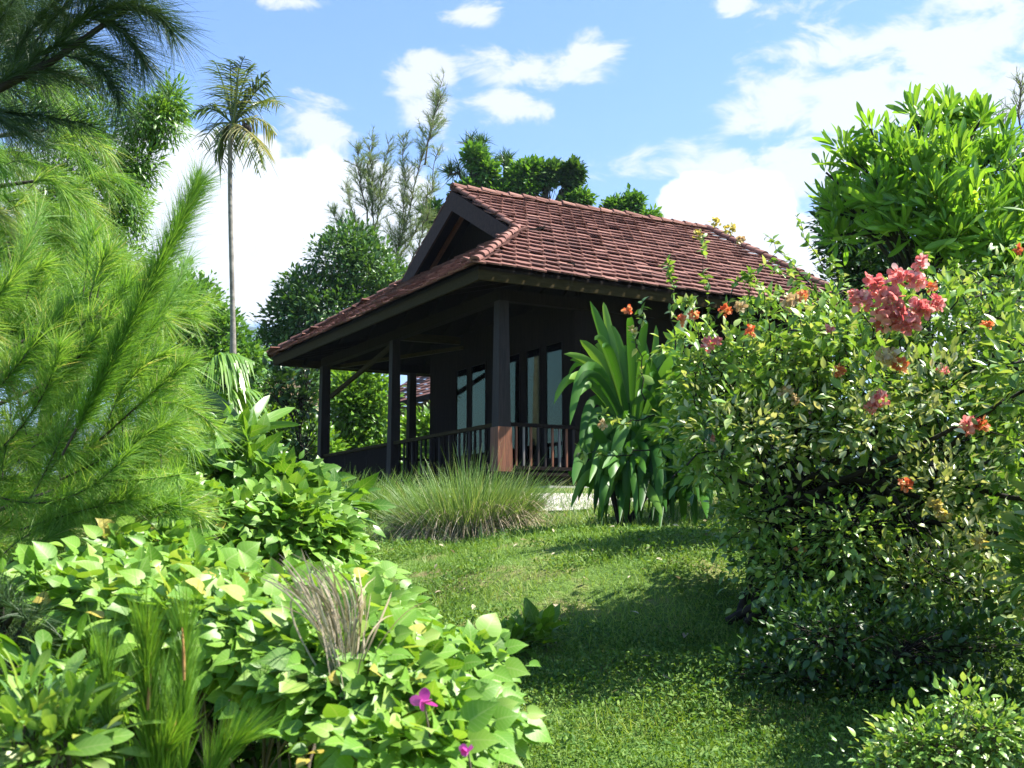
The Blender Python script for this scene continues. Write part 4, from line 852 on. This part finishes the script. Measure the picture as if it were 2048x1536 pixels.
    FL = [(1722, 602, 30, 0), (1745, 570, 28, 0), (1775, 602, 34, 0), (1800, 555, 28, 0), (1842, 525, 22, 0), (1832, 560, 26, 0), (1765, 640, 32, 0), (1812, 650, 34, 0), (1840, 618, 32, 0), (1874, 606, 22, 0), (1790, 625, 30, 0), (1706, 590, 15, 0), (1862, 575, 16, 1),
          (1755, 800, 26, 0), (1740, 815, 18, 0), (1935, 850, 26, 0), (1962, 850, 20, 1), (1812, 968, 18, 1), (1975, 650, 15, 1), (1885, 742, 15, 0), (1415, 690, 20, 0), (1435, 682, 12, 0), (1363, 640, 13, 1), (1388, 630, 14, 1), (1450, 622, 17, 1), (1480, 615, 15, 2), (1580, 605, 24, 2), (1605, 592, 16, 1),
          (1500, 662, 17, 1), (1420, 876, 8, 0), (1678, 742, 17, 1), (1570, 785, 18, 2), (1590, 800, 14, 2), (1775, 715, 26, 2), (1800, 730, 20, 1), (1870, 1010, 22, 3), (1885, 1030, 18, 3), (1958, 1085, 20, 3), (1460, 460, 16, 3), (1430, 445, 15, 3), (1480, 480, 12, 2), (1395, 470, 11, 3), (1255, 620, 9, 1), (1265, 660, 9, 3), (1205, 850, 11, 2), (1660, 660, 9, 0), (2035, 500, 12, 1), (1600, 1100, 9, 1)]
    for (x, y, r, kd) in FL:
        YY = (7.75 if y > 500 else 8.4) if x > 1650 else 8.15; cpt = P(x, y, YY); rr = r * YY / F_PX; m = MB(); n = int(12 + r * 1.6); d = rdir(n); d[:, 1] -= .5; d = nrm(d)
        m.leaves(PETAL, cpt + d * rr * rng.uniform(.2, .62, n)[:, None], nrm(d * .5 + rdir(n) * .8 + UP * .2), nrm(d + rdir(n) * .4), max(.028, rr * .52) * rng.uniform(.7, 1.2, n), np.clip(rng.normal(.5, .3, n), 0, 1))
        m.build('flower_cluster', (L_PINK, L_ORANGE, L_CREAM, L_YELLOW)[kd], t, True, base)
L_PALE = leafmat('sunlit_pale_leaf', [(0, (.12, .20, .06)), (.5, (.30, .36, .17)), (.8, (.50, .52, .34)), (1, (.60, .58, .40))], .28, .3, .1, spec=.7)
L_YELLOW = leafmat('yellow_bract', [(0, (.32, .26, .07)), (.5, (.5, .42, .15)), (1, (.6, .55, .3))], .5, .4)
make_bush()
# ------------------------------------------------------------------ trees on the right
L_BIG = leafmat('big_leaf', [(0, (.06, .18, .016)), (.5, (.15, .34, .03)), (1, (.32, .50, .07))], .36, .45, .3, spec=.5)
def on_ground(px, Y): x = P(px, 1000, Y)[0]; return np.array([x, Y, ground_at(x, Y)])
g = on_ground(1860, 11.5)
tree('large_leaf_tree', 'tree with upright clusters of big bright green leaves behind the pink flowers', 'tree', g, [g, P(1840, 760, 11.5), P(1845, 600, 11.5), P(1860, 500, 11.5), P(1875, 420, 11.5)], .11,
     [px_lobe(x, y, 11.5 + dy, r, r * .8) for x, y, r, dy in ((1850, 265, 42, 0), (1930, 262, 44, .2), (1775, 300, 44, -.1), (1715, 335, 40, .1), (1820, 325, 52, -.4), (1900, 330, 52, -.4), (1985, 330, 52, 0), (1690, 400, 40, .1), (1760, 385, 52, -.4), (1850, 400, 55, -.5), (1940, 405, 55, -.5), (2030, 400, 55, -.1), (1800, 455, 40, -.4), (1900, 470, 48, -.5), (1985, 470, 52, -.4), (2060, 480, 60, -.1), (1680, 470, 30, .2), (2100, 380, 60, .2), (1880, 520, 35, -.2), (2020, 540, 50, -.2), (1830, 222, 16, 0), (1900, 218, 18, .1), (1742, 258, 15, 0), (1682, 292, 15, .1), (1962, 240, 16, 0), (1652, 345, 15, .1), (2012, 275, 18, 0), (1640, 415, 16, .2))],
     L_BIG, DARKBARK, 500, 10, .06, .19, [OBL2, OBL3], up=1.1, out=.7, wild=.75, shell=.5, svar=.28, limb=.03, twig=.01, face=.3)
g = on_ground(1780, 14.5)
tree('small_leaf_tree', 'dark small leaved tree close behind the large leaved one, by the roof end', 'tree', g, [g, P(1780, 760, 14.5), P(1775, 600, 14.5)], .14,
     [px_lobe(1700, 470, 14.5, 65, 80), px_lobe(1765, 540, 14.5, 100, 80), px_lobe(1860, 560, 14.5, 120, 70), px_lobe(1672, 430, 14.5, 40, 50), px_lobe(1800, 450, 14.8, 110, 80), px_lobe(1690, 400, 14.5, 40, 50), px_lobe(1930, 520, 14.8, 100, 80), px_lobe(1700, 560, 14.5, 60, 50)],
     L_DARK, DARKBARK, 900, 14, .15, .075, SMALL, up=.3, shell=.4, limb=.05, twig=.01)
wispy('bare_tree', 'thin bare grey tree top at the upper right edge behind the large leaves', 26, [[(2060, 700), (2050, 400), (2040, 160)], [(2050, 420), (2010, 300), (1995, 230)], [(2060, 420), (2080, 300), (2075, 170)], [(2050, 360), (2000, 330), (1985, 260)]], L_OLIVE, TWIG, 60, .9, 24, .2, fw=.007)
shrub('hedge_tree', 'dark tree crown at the right edge behind the large leaved tree', [(2030, 350, 40, 45), (2060, 420, 50, 80), (2050, 520, 50, 80)], 18, L_DARK, 260, .09, SMALL, (2060, 900), r=.1, cat='tree')
def needle_bush(name, label, tufts, Y, leaf, per, L, w, cat='pine', stem=None, bark=DARKBARK, spread=.8, group=None):
    """tufts (px, py, dy, dx_dir, dy_dir): bundles of long needles fanning in a pixel direction"""
    b = on_ground(stem, Y); t = thing(name, label, cat, b, 0, group); m = MB(); tm = MB(); 
    pts = np.array([P(a[0], a[1], Y + a[2]) for a in tufts]); d = nrm(np.array([[a[3], -.15, -a[4]] for a in tufts], float))
    n = len(tufts) * per; dd = nrm(np.repeat(d, per, 0) + rdir(n) * spread); cl = np.repeat(np.clip(rng.normal(.5, .2, len(tufts)), 0, 1), per)
    bp = np.repeat(pts, per, 0) + np.repeat(d, per, 0) * rng.uniform(-.5, .5, n)[:, None] * L
    needles(m, bp, dd, L * rng.uniform(.55, 1.2, n), w, rdir(n) * .18 + np.array([0, 0, -.22]), np.clip(cl + rng.normal(0, .15, n), 0, 1), 4)
    m.build('needles', leaf, t, False, b)
    c = pts.mean(0); tr = curve(b, c, .05, 10); tm.tube(tr, np.linspace(.05, .03, 10), 7)
    for p in pts[rng.permutation(len(pts))[:60]]: tm.tube(curve(tr[rng.integers(5, 10)], p, .1, 6), np.linspace(.016, .005, 6), 5)
    tm.build('trunk', bark, t, True, b); return t
tf = [(rng.uniform(1930, 2120), rng.uniform(580, 740), rng.normal(0, .25), rng.normal(-.3, .5), -rng.uniform(-.2, 1)) for _ in range(70)]
needle_bush('pine_shrub', 'dark soft needled shrub at the right edge beyond the flowering bush', tf, 10.2, L_DPINE, 60, .22, .0022, stem=2080)
shrub('hedge_shrub', 'dark leafy shrub behind the flowering bush at the right edge', [(1950, 800, 130, 90), (2050, 900, 110, 140), (1800, 900, 130, 90), (1700, 960, 120, 80), (1850, 1050, 150, 90), (2030, 1080, 100, 90)], 12.2, L_DARK, 520, .1, OVATE, (1900, 1050), cr=.25, r=.06)
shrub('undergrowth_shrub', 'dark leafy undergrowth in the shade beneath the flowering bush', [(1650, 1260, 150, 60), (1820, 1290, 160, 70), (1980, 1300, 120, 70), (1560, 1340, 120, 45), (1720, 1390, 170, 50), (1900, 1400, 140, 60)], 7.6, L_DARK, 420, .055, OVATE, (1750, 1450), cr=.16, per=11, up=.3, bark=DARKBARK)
# ------------------------------------------------------------------ lawn and ground cover
def scatter_ground(n, x0, x1, y0, y1, fn=None):
    x = rng.uniform(x0, x1, n * 2); y = y0 + (y1 - y0) * rng.random(n * 2) ** 1.0
    k = np.abs(x) < y * .47 + .4
    if fn is not None: k &= fn(x, y)
    x = x[k][:n]; y = y[k][:n]; return np.stack([x, y, ground_z(x, y)], 1)
def lawn_dens(x, y): return rng.random(len(x)) < np.clip(1.15 - (y - 7) * .055, .35, 1) * np.clip(.55 + .9 * vnoise(x, y, 2.3, 5) + .5, .25, 1)
b = scatter_ground(120000, -3.2, 6.5, 6.3, 16.6, lawn_dens); n = len(b)
m = MB(); needles(m, b - [0, 0, .01], nrm(UP + rng.normal(0, .5, (n, 3))), rng.uniform(.03, .12, n) * (1 + .6 * vnoise(b[:, 0], b[:, 1], 3, 1)), .0034, rng.normal(0, .3, (n, 3)) + np.array([0, 0, -.2]), rng.random(n) * .62, 3)
b2 = scatter_ground(70000, -3, 6, 6.5, 15.5, lambda x, y: vnoise(x, y, 1.9, 8) + .6 * vnoise(x, y, 5, 3) > rng.uniform(-.25, .35, len(x))); n = len(b2)
o = m.build('lawn_grass', L_GRASS); tag(o, 'short sunlit lawn grass with dry brown patches on the slope', 'grass', kind='stuff')
m = MB(); d = nrm(rdir(n) + UP * .3); m.leaves(SMALL, b2 + UP * (rng.uniform(.01, .07, n) * (1 + .7 * vnoise(b2[:, 0], b2[:, 1], 3.7, 4)))[:, None], d, nrm(UP + rdir(n) * .6), rng.uniform(.018, .05, n), rng.random(n))
def cover_zone(x, y):
    e = (x - 1.9) / 2.6; f = (y - 6.4) / 2.9; return (e * e + f * f < 1 + .35 * vnoise(x, y, 2.1, 4)) | ((x < -.2) & (y < 6.5) & (x > -3))
b3 = scatter_ground(52000, -3.5, 5.5, 4.4, 9.4, cover_zone); n = len(b3)
hmap = (.06 + .16 * np.clip(vnoise(b3[:, 0], b3[:, 1], 3.4, 6) + .35, 0, 1.5)); d = nrm(rdir(n) + UP * .25)
m.leaves(SMALL, b3 + UP * (hmap * rng.random(n) ** .5)[:, None], d, nrm(UP + rdir(n) * .6), rng.uniform(.016, .038, n) * (1 + .35 * vnoise(b3[:, 0], b3[:, 1], 5, 2)), rng.random(n))
o = m.build('ground_cover', L_COVER); tag(o, 'low small leaved ground cover spreading under the bush and along the bank', 'ground cover', kind='stuff')
b4 = scatter_ground(9000, -2.6, 5.5, 13.5, 18.2, lambda x, y: vnoise(x, y, 1.2, 3) > -.5); n = len(b4); m = MB()
needles(m, b4, nrm(UP + rng.normal(0, .35, (n, 3))), rng.uniform(.08, .28, n), .0045, rng.normal(0, .3, (n, 3)) + np.array([0, 0, -.25]), rng.random(n), 4)
o = m.build('rough_grass', L_CLUMP); tag(o, 'rougher longer grass on the rise between lawn and house', 'grass', kind='stuff')
b5 = scatter_ground(260, -2.2, 5, 7, 15.5); n = len(b5); m = MB(); m.leaves(OVATE, b5 + UP * rng.uniform(.04, .1, n)[:, None], nrm(rdir(n) * [1, 1, .25]), nrm(UP + rdir(n) * .4), rng.uniform(.04, .09, n), rng.random(n))
tag(m.build('fallen_leaves', L_DRY), 'tan fallen leaves scattered over the lawn', 'leaves', kind='stuff')
# ------------------------------------------------------------------ creepers, broad leaves, low plants at the left
shrub('broad_leaf_plant', 'tall light green broad leaved plants left of the verandah, beneath the banana leaf', [(405, 900, 40, 45), (490, 940, 60, 35), (430, 980, 90, 50), (545, 985, 80, 45), (640, 1030, 60, 40), (350, 970, 50, 60), (580, 1040, 80, 40), (470, 890, 30, 25)], 8.2, L_BROAD, 330, .125, [ARROW, OVATE, OVATE], (460, 1200), per=6, cr=.2, cat='plant', hint=(.45, -.5, .7), up=.0, droop=.25, face=.8, shell=.5, r=.02)
shrub('creeper_mound', 'mounded creeper of small heart shaped leaves on the bank below the left verandah post', [(440, 1060, 110, 60), (560, 1080, 110, 70), (640, 1110, 70, 70), (480, 1130, 140, 60), (380, 1120, 80, 60), (680, 1160, 45, 60), (580, 1040, 70, 40), (350, 1020, 60, 60)], 5.6, L_HEART, 900, .056, [HEART, HEART2], (520, 1300), per=7, svar=.2, hint=(.45, -.55, .7), cr=.13, cat='creeper', up=-.35, out=.55, wild=.6, face=.8, shell=.3, top=.6, r=.012, limb=.008, twig=.004, flat=.7)
shrub('heart_leaf_creeper', 'near creeper of large glossy heart shaped leaves across the lower left', [(90, 1220, 110, 70, .5), (230, 1240, 130, 80, .3), (390, 1290, 140, 90, .1), (550, 1310, 140, 80), (690, 1350, 130, 80, -.1), (800, 1400, 110, 80, -.2), (880, 1460, 100, 70, -.3), (630, 1400, 110, 60, -.1), (350, 1190, 140, 60, .6), (530, 1230, 130, 60, .5), (720, 1260, 60, 50, .5), (800, 1500, 150, 50, -.4), (930, 1350, 70, 50, .3), (700, 1430, 80, 50, -.2), (310, 1120, 80, 50, 1.4), (240, 1150, 80, 50, 1.2), (440, 1180, 90, 50, 1.2), (630, 1210, 70, 50, 1.2), (700, 1200, 45, 50, 1.6), (770, 1250, 55, 50, 1.0), (860, 1320, 60, 50, .6), (930, 1450, 60, 50, .1)],
      3.1, L_HEART, 1500, .046, [HEART, HEART2], (560, 1536), per=6, svar=.32, hint=(.45, -.55, .7), cr=.11, cat='creeper', up=-.35, out=.5, wild=.55, face=.85, shell=.3, top=.75, r=.012, limb=.007, twig=.0035, flat=.6)
shrub('lime_leaf_plant', 'small clump of lime yellow leaves at the edge of the lawn by the creeper', [(1040, 1285, 50, 20), (1085, 1270, 22, 20), (1005, 1300, 30, 18)], 8.7, L_LIME, 40, .12, OVATE, (1040, 1330), per=6, cr=.08, cat='plant', up=.4, r=.006, limb=.004, twig=.003)
shrub('croton_plant', 'yellow green pointed leaves low at the left edge behind the pine shoots', [(70, 1370, 50, 30), (150, 1370, 60, 35), (200, 1420, 40, 40), (100, 1420, 50, 30)], 2.7, L_LIME, 70, .062, OBLONG, (120, 1536), per=5, cr=.07, cat='plant', up=-.1, droop=.25, r=.008, limb=.005, twig=.003)
shrub('strappy_plant', 'mottled long leaved plant in the bottom left corner', [(50, 1450, 70, 40), (60, 1520, 90, 50), (140, 1500, 50, 40)], 2.3, L_BUSH, 90, .06, OBLONG, (60, 1600), per=5, cr=.08, cat='plant', up=.1, r=.008, limb=.005, twig=.003)
shrub('pale_shrub', 'pale green leafy shrub in the bottom right corner', [(1850, 1490, 90, 50), (1960, 1460, 80, 60), (1780, 1530, 80, 30), (2030, 1500, 60, 60), (1920, 1400, 40, 30)], 4.6, L_BUSH, 330, .03, OVATE, (1900, 1620), per=9, cr=.09, up=.3, r=.01, limb=.006, twig=.003)
shrub('undergrowth_shrub', 'added dark leaves that give the hollow under the near creeper its shade', [(560, 1470, 110, 50), (450, 1490, 80, 40), (640, 1500, 70, 40), (330, 1440, 120, 60), (760, 1480, 120, 50), (180, 1400, 120, 60)], 3.7, L_DARK, 420, .045, OVATE, (560, 1600), cr=.12, per=9, up=.3)  # dark leaves added here, the hollow's shade put into their colour
def dry_bits():
    Y = 2.85; b0 = P(700, 1400, Y); t = thing('dry_stem_clump', 'fan of dead pale tan stems standing in the heart leaf creeper', 'dead plant', b0)
    for i in range(80):
        m = MB(); x1 = rng.normal(630, 62); y1 = 1090 + abs(x1 - 600) * .35 + rng.uniform(0, 110); pts = [(690 + rng.normal(0, 14), 1400, rng.normal(0, .05)), ((690 + x1) / 2 + rng.normal(0, 17) + 14, (1320 + y1) / 2, rng.normal(0, .05)), (x1, y1, rng.normal(0, .1))]
        blade_leaf(m, pts, rng.uniform(1.6, 4.2), Y, [.5, .8, 1, .9, .6, .15], .3, rng.random(), 9); m.build('stem', L_DRY, t, True, b0)
    Y = 5.2; c = P(770, 1190, Y); grass_clump('dry_grass_tuft', 'thin tuft of tan dry grass beside the creeper at the lawn edge', (c[0], c[1]), .12, .1, 90, .75, L_DRY, lean=.35, w=.003)
dry_bits()
def bract(name, label, px, py, Y, r, leaf):
    p = P(px, py, Y); m = MB(); n = 5; d = nrm(rdir(n) + UP * .3 - np.array([0, .6, 0])); m.leaves(PETAL, np.repeat(p[None], n, 0), d, nrm(rdir(n) - np.array([0, 1., 0])), r, rng.random(n))
    t = thing(name, label, 'flower', p); m.build('petals', leaf, t, True, p)
    s = MB(); s.tube(curve(p, p + np.array([.02, .08, -.16]), .05, 5), [.002] * 5, 4); s.build('stalk', TWIG, t, True, p)
bract('creeper_flower', 'single magenta flower among the near heart shaped leaves', 848, 1405, 2.55, .03, L_MAGENTA)
bract('creeper_flower', 'small pink bud low among the leaves at the bottom edge', 935, 1498, 2.4, .02, L_MAGENTA)
# ------------------------------------------------------------------ pines at the left
def plume(m, tm, base, mid, tip, Y, n, L, w, spread=.42, r=.012, dy=(0, 0, 0), rnd=.5, dens0=.1, bendz=-.12):
    """a feathery pine shoot: needles sweeping forward along a curved stem"""
    q = np.array([P(*base, Y + dy[0]), P(*mid, Y + dy[1]), P(*tip, Y + dy[2])]); t = np.linspace(0, 1, 14)
    mm = q[1] * 2 - .5 * (q[0] + q[2]); path = ((1 - t) ** 2)[:, None] * q[0] + (2 * t * (1 - t))[:, None] * mm + (t ** 2)[:, None] * q[2]
    tan = nrm(np.gradient(path, axis=0)); tm.tube(path, np.linspace(r * .55, r * .15, 14), 5, rng.random())
    u = dens0 + (1 - dens0) * rng.random(n); b = np.stack([np.interp(u, t, path[:, i]) for i in range(3)], 1); tg = np.stack([np.interp(u, t, tan[:, i]) for i in range(3)], 1)
    d = nrm(tg + rdir(n) * spread); needles(m, b, d, L * rng.uniform(.6, 1.15, n), w, rdir(n) * .12 + np.array([0, 0, bendz]), np.clip(rng.normal(rnd, .18, n), 0, 1), 4)
def make_pines():
    Y = 4.6
    b = on_ground(-260, Y); t = thing('pine_tree', 'near pine with feathery plumes of long soft green needles filling the left edge', 'pine tree', b); tm = MB(); m = MB()
    trunk = np.array([b, P(-200, 1100, Y), P(-150, 600, Y), P(-160, 100, Y), P(-150, -200, Y)]); tm.tube(trunk, [.07, .065, .06, .05, .045], 9)
    PL = [((125, 910), (265, 640), (398, 365), 4200, .16, .62, .42), ((100, 940), (190, 800), (260, 640), 900, .14, .7, .5), ((150, 860), (300, 660), (372, 520), 900, .17, .5, .45), ((60, 1000), (120, 880), (160, 760), 700, .15, .6, .6), ((-40, 820), (60, 700), (150, 590), 900, .2, .6, .55),
          ((-60, 640), (20, 560), (80, 420), 700, .2, .5, .6), ((-40, 980), (120, 1000), (260, 900), 900, .17, .7, .55), ((40, 1060), (170, 1020), (300, 990), 900, .15, .7, .55), ((120, 960), (240, 900), (350, 840), 900, .14, .6, .55), ((200, 880), (300, 790), (380, 720), 700, .13, .6, .55),
          ((-40, 1160), (60, 1100), (160, 1040), 600, .15, .6, .5), ((60, 800), (170, 700), (240, 600), 800, .17, .6, .6), ((0, 900), (80, 800), (120, 690), 700, .17, .6, .6), ((180, 960), (270, 960), (360, 950), 700, .13, .7, .6), ((80, 1080), (180, 1100), (290, 1080), 600, .14, .6, .5)]
    for (p0, p1, p2, n, L, sp, rn) in PL:
        plume(m, tm, p0, p1, p2, Y - (.35 if n > 2000 else 0), n, L * .85, .0012, sp * (1.0 if n > 2000 else 1.35), .01, (.1, -.1, rng.normal(-.1, .15)), rn)
    K = 190                                                     # the soft mass of shoots behind the plumes
    for i in range(K):
        x = rng.uniform(-120, 330); y = rng.uniform(560, 1160)
        if x > 380 - abs(y - 850) * .25: continue
        a = rng.uniform(-.4, 1.9); ln = rng.uniform(60, 150); plume(m, tm, (x, y), (x + ln * .5 * math.cos(a), y - ln * .5 * math.sin(a) - 10), (x + ln * math.cos(a), y - ln * math.sin(a) + 15), Y + rng.uniform(-.1, 1.1), 230, .15, .0015, .85, .005, rnd=rng.normal(.6, .15))
    for y0 in (980, 860, 760, 650): tm.tube(curve(P(-180, y0 + 120, Y), P(110, y0, Y + .2), .06, 9), np.linspace(.014, .006, 9), 7)
    tm.build('trunk', BARK, t, True, b); m.build('needles', L_PINE, t, False, b)
    # overhanging bough at the top left, its backlit darkness put into the needle colour
    Y = 5.4; b = on_ground(-420, Y); t = thing('overhanging_pine', 'pine whose bough, shaded by its dark needle colour, droops long needles into the top left corner', 'pine tree', b); tm = MB(); m = MB()
    trunk = np.array([b, P(-400, 700, Y), P(-380, 200, Y), P(-370, -200, Y)]); tm.tube(trunk, [.1, .09, .08, .06], 9)
    tm.tube(np.array([P(-380, 330, Y), P(-150, 240, Y), P(0, 175, Y), P(100, 125, Y), P(250, 20, Y), P(330, -60, Y)]), [.05, .035, .025, .018, .012, .006], 7)
    BO = [((-20, 190), (60, 140), (180, 170)), ((40, 160), (120, 90), (250, 130)), ((80, 130), (200, 20), (330, 40)), ((100, 120), (180, 20), (300, -40)), ((20, 160), (60, 60), (140, -20)), ((-40, 200), (-10, 90), (40, -20)), ((-40, 220), (60, 230), (180, 250)), ((-60, 200), (20, 250), (80, 290)),
          ((160, 60), (260, 10), (350, 70)), ((180, 40), (240, 60), (290, 130)), ((120, 110), (200, 140), (240, 210)), ((60, 100), (160, -20), (240, -60)), ((-60, 100), (0, 40), (60, -60)), ((-80, 20), (-20, -40), (60, -90))]
    for (p0, p1, p2) in BO:
        plume(m, tm, p0, p1, p2, Y, 560, .25, .0013, .72, .008, (0, 0, rng.normal(0, .25)), .4, bendz=-.13)
    for i in range(20):
        x = rng.uniform(-120, 90) ; y = rng.uniform(-60, 260); plume(m, tm, (x - 30, y), (x + 30, y - 20), (x + 90, y + 20), Y + .5 + rng.uniform(0, .6), 190, .24, .0018, .6, .004, rnd=.4, bendz=-.35)
    tm.build('trunk', DARKBARK, t, True, b); m.build('needles', L_DPINE, t, False, b)
    # soft paler casuarina branches below the bough
    Y = 7.2; b = on_ground(-330, Y); t = thing('soft_pine', 'paler pine with drooping wispy needles between the dark bough and the near plumes', 'pine tree', b); tm = MB(); m = MB()
    tm.tube(np.array([b, P(-260, 800, Y), P(-240, 200, Y)]), [.1, .08, .05], 9)
    for i in range(85):
        x = rng.uniform(-150, 170); y = rng.uniform(180, 700); 
        if x > 200 - abs(y - 400) * .25 or (60 < x < 160 and 480 < y < 550): continue
        a = rng.uniform(-.9, .5); ln = rng.uniform(60, 140); plume(m, tm, (x, y), (x + ln * .5, y - ln * .5 * math.sin(a) - 18), (x + ln * math.cos(a), y - ln * math.sin(a) + 25), Y + rng.uniform(-.4, .6), 200, .22, .0019, .6, .005, rnd=rng.normal(.6, .15), bendz=-.35)
    for y0 in (600, 480, 360, 260): tm.tube(curve(P(-250, y0 + 60, Y), P(90, y0, Y), .06, 9), np.linspace(.035, .008, 9), 7)
    tm.build('trunk', BARK, t, True, b); m.build('needles', L_PINE, t, False, b)
    # low pine shoots close to the lens
    Y = 2.35; b = on_ground(290, Y); t = thing('pine_sapling', 'young pine shoots with upright needles and tan candles at the bottom left', 'pine', b); tm = MB(); m = MB(); cd = []
    SHT = [((320, 1640), (300, 1470), (292, 1270), 700), ((365, 1600), (365, 1450), (372, 1270), 520), ((260, 1600), (225, 1480), (210, 1330), 420), ((400, 1620), (430, 1540), (470, 1490), 300), ((330, 1600), (330, 1520), (318, 1400), 420), ((250, 1620), (190, 1540), (160, 1480), 300), ((300, 1640), (310, 1560), (330, 1500), 350)]
    for (p0, p1, p2, n) in SHT: plume(m, tm, p0, p1, p2, Y, n, .13, .0011, .32, .004, (0, 0, rng.normal(0, .06)), .62, bendz=-.05)
    tm.tube(curve(b, P(320, 1620, Y), .05, 8), np.linspace(.02, .01, 8), 7); tm.build('trunk', TWIG, t, True, b); m.build('needles', L_PINEB, t, False, b)
    for (x0, y0, x1, y1) in ((296, 1420, 302, 1300), (368, 1360, 364, 1255), (335, 1500, 352, 1440)):
        c = MB(); c.tube(curve(P(x0, y0, Y - .03), P(x1, y1, Y - .03), .03, 6), [.003, .0035, .0035, .003, .0025, .001], 6); c.build('candle', CANDLE, t, True, b)
    tf = [(rng.uniform(-60, 80), rng.uniform(1190, 1330), rng.normal(0, .12), rng.normal(.4, .5), -rng.uniform(-.4, .8)) for _ in range(34)]
    needle_bush('low_pine_bough', 'low dark green needled bough at the left edge above the croton leaves', tf, 3.2, L_DPINE, 60, .1, .0013, stem=-80)
L_PINEB = leafmat('bright_pine_needle', [(0, (.06, .16, .015)), (.5, (.11, .25, .025)), (1, (.20, .33, .05))], .4, .4)
CANDLE = plainmat('pine_candle', (.22, .11, .03), (.36, .2, .07), 30, .7)
make_pines()

# ------------------------------------------------------------------ air: the far hill fades to blue
def make_haze():
    m = bpy.data.materials.new('haze'); m.use_nodes = True; nt = m.node_tree
    for n in list(nt.nodes): nt.nodes.remove(n)
    out = nt.nodes.new('ShaderNodeOutputMaterial'); v = nt.nodes.new('ShaderNodeVolumePrincipled'); v.inputs['Color'].default_value = (.62, .76, 1, 1); v.inputs['Density'].default_value = .00016; v.inputs['Anisotropy'].default_value = .2
    nt.links.new(v.outputs[0], out.inputs['Volume'])
    o = MB().box((-4300, -4300, -12), (4300, 4300, 420)).build('haze', m); tag(o, 'thin blue air between the garden and the far hill', 'haze', kind='stuff')
make_haze()
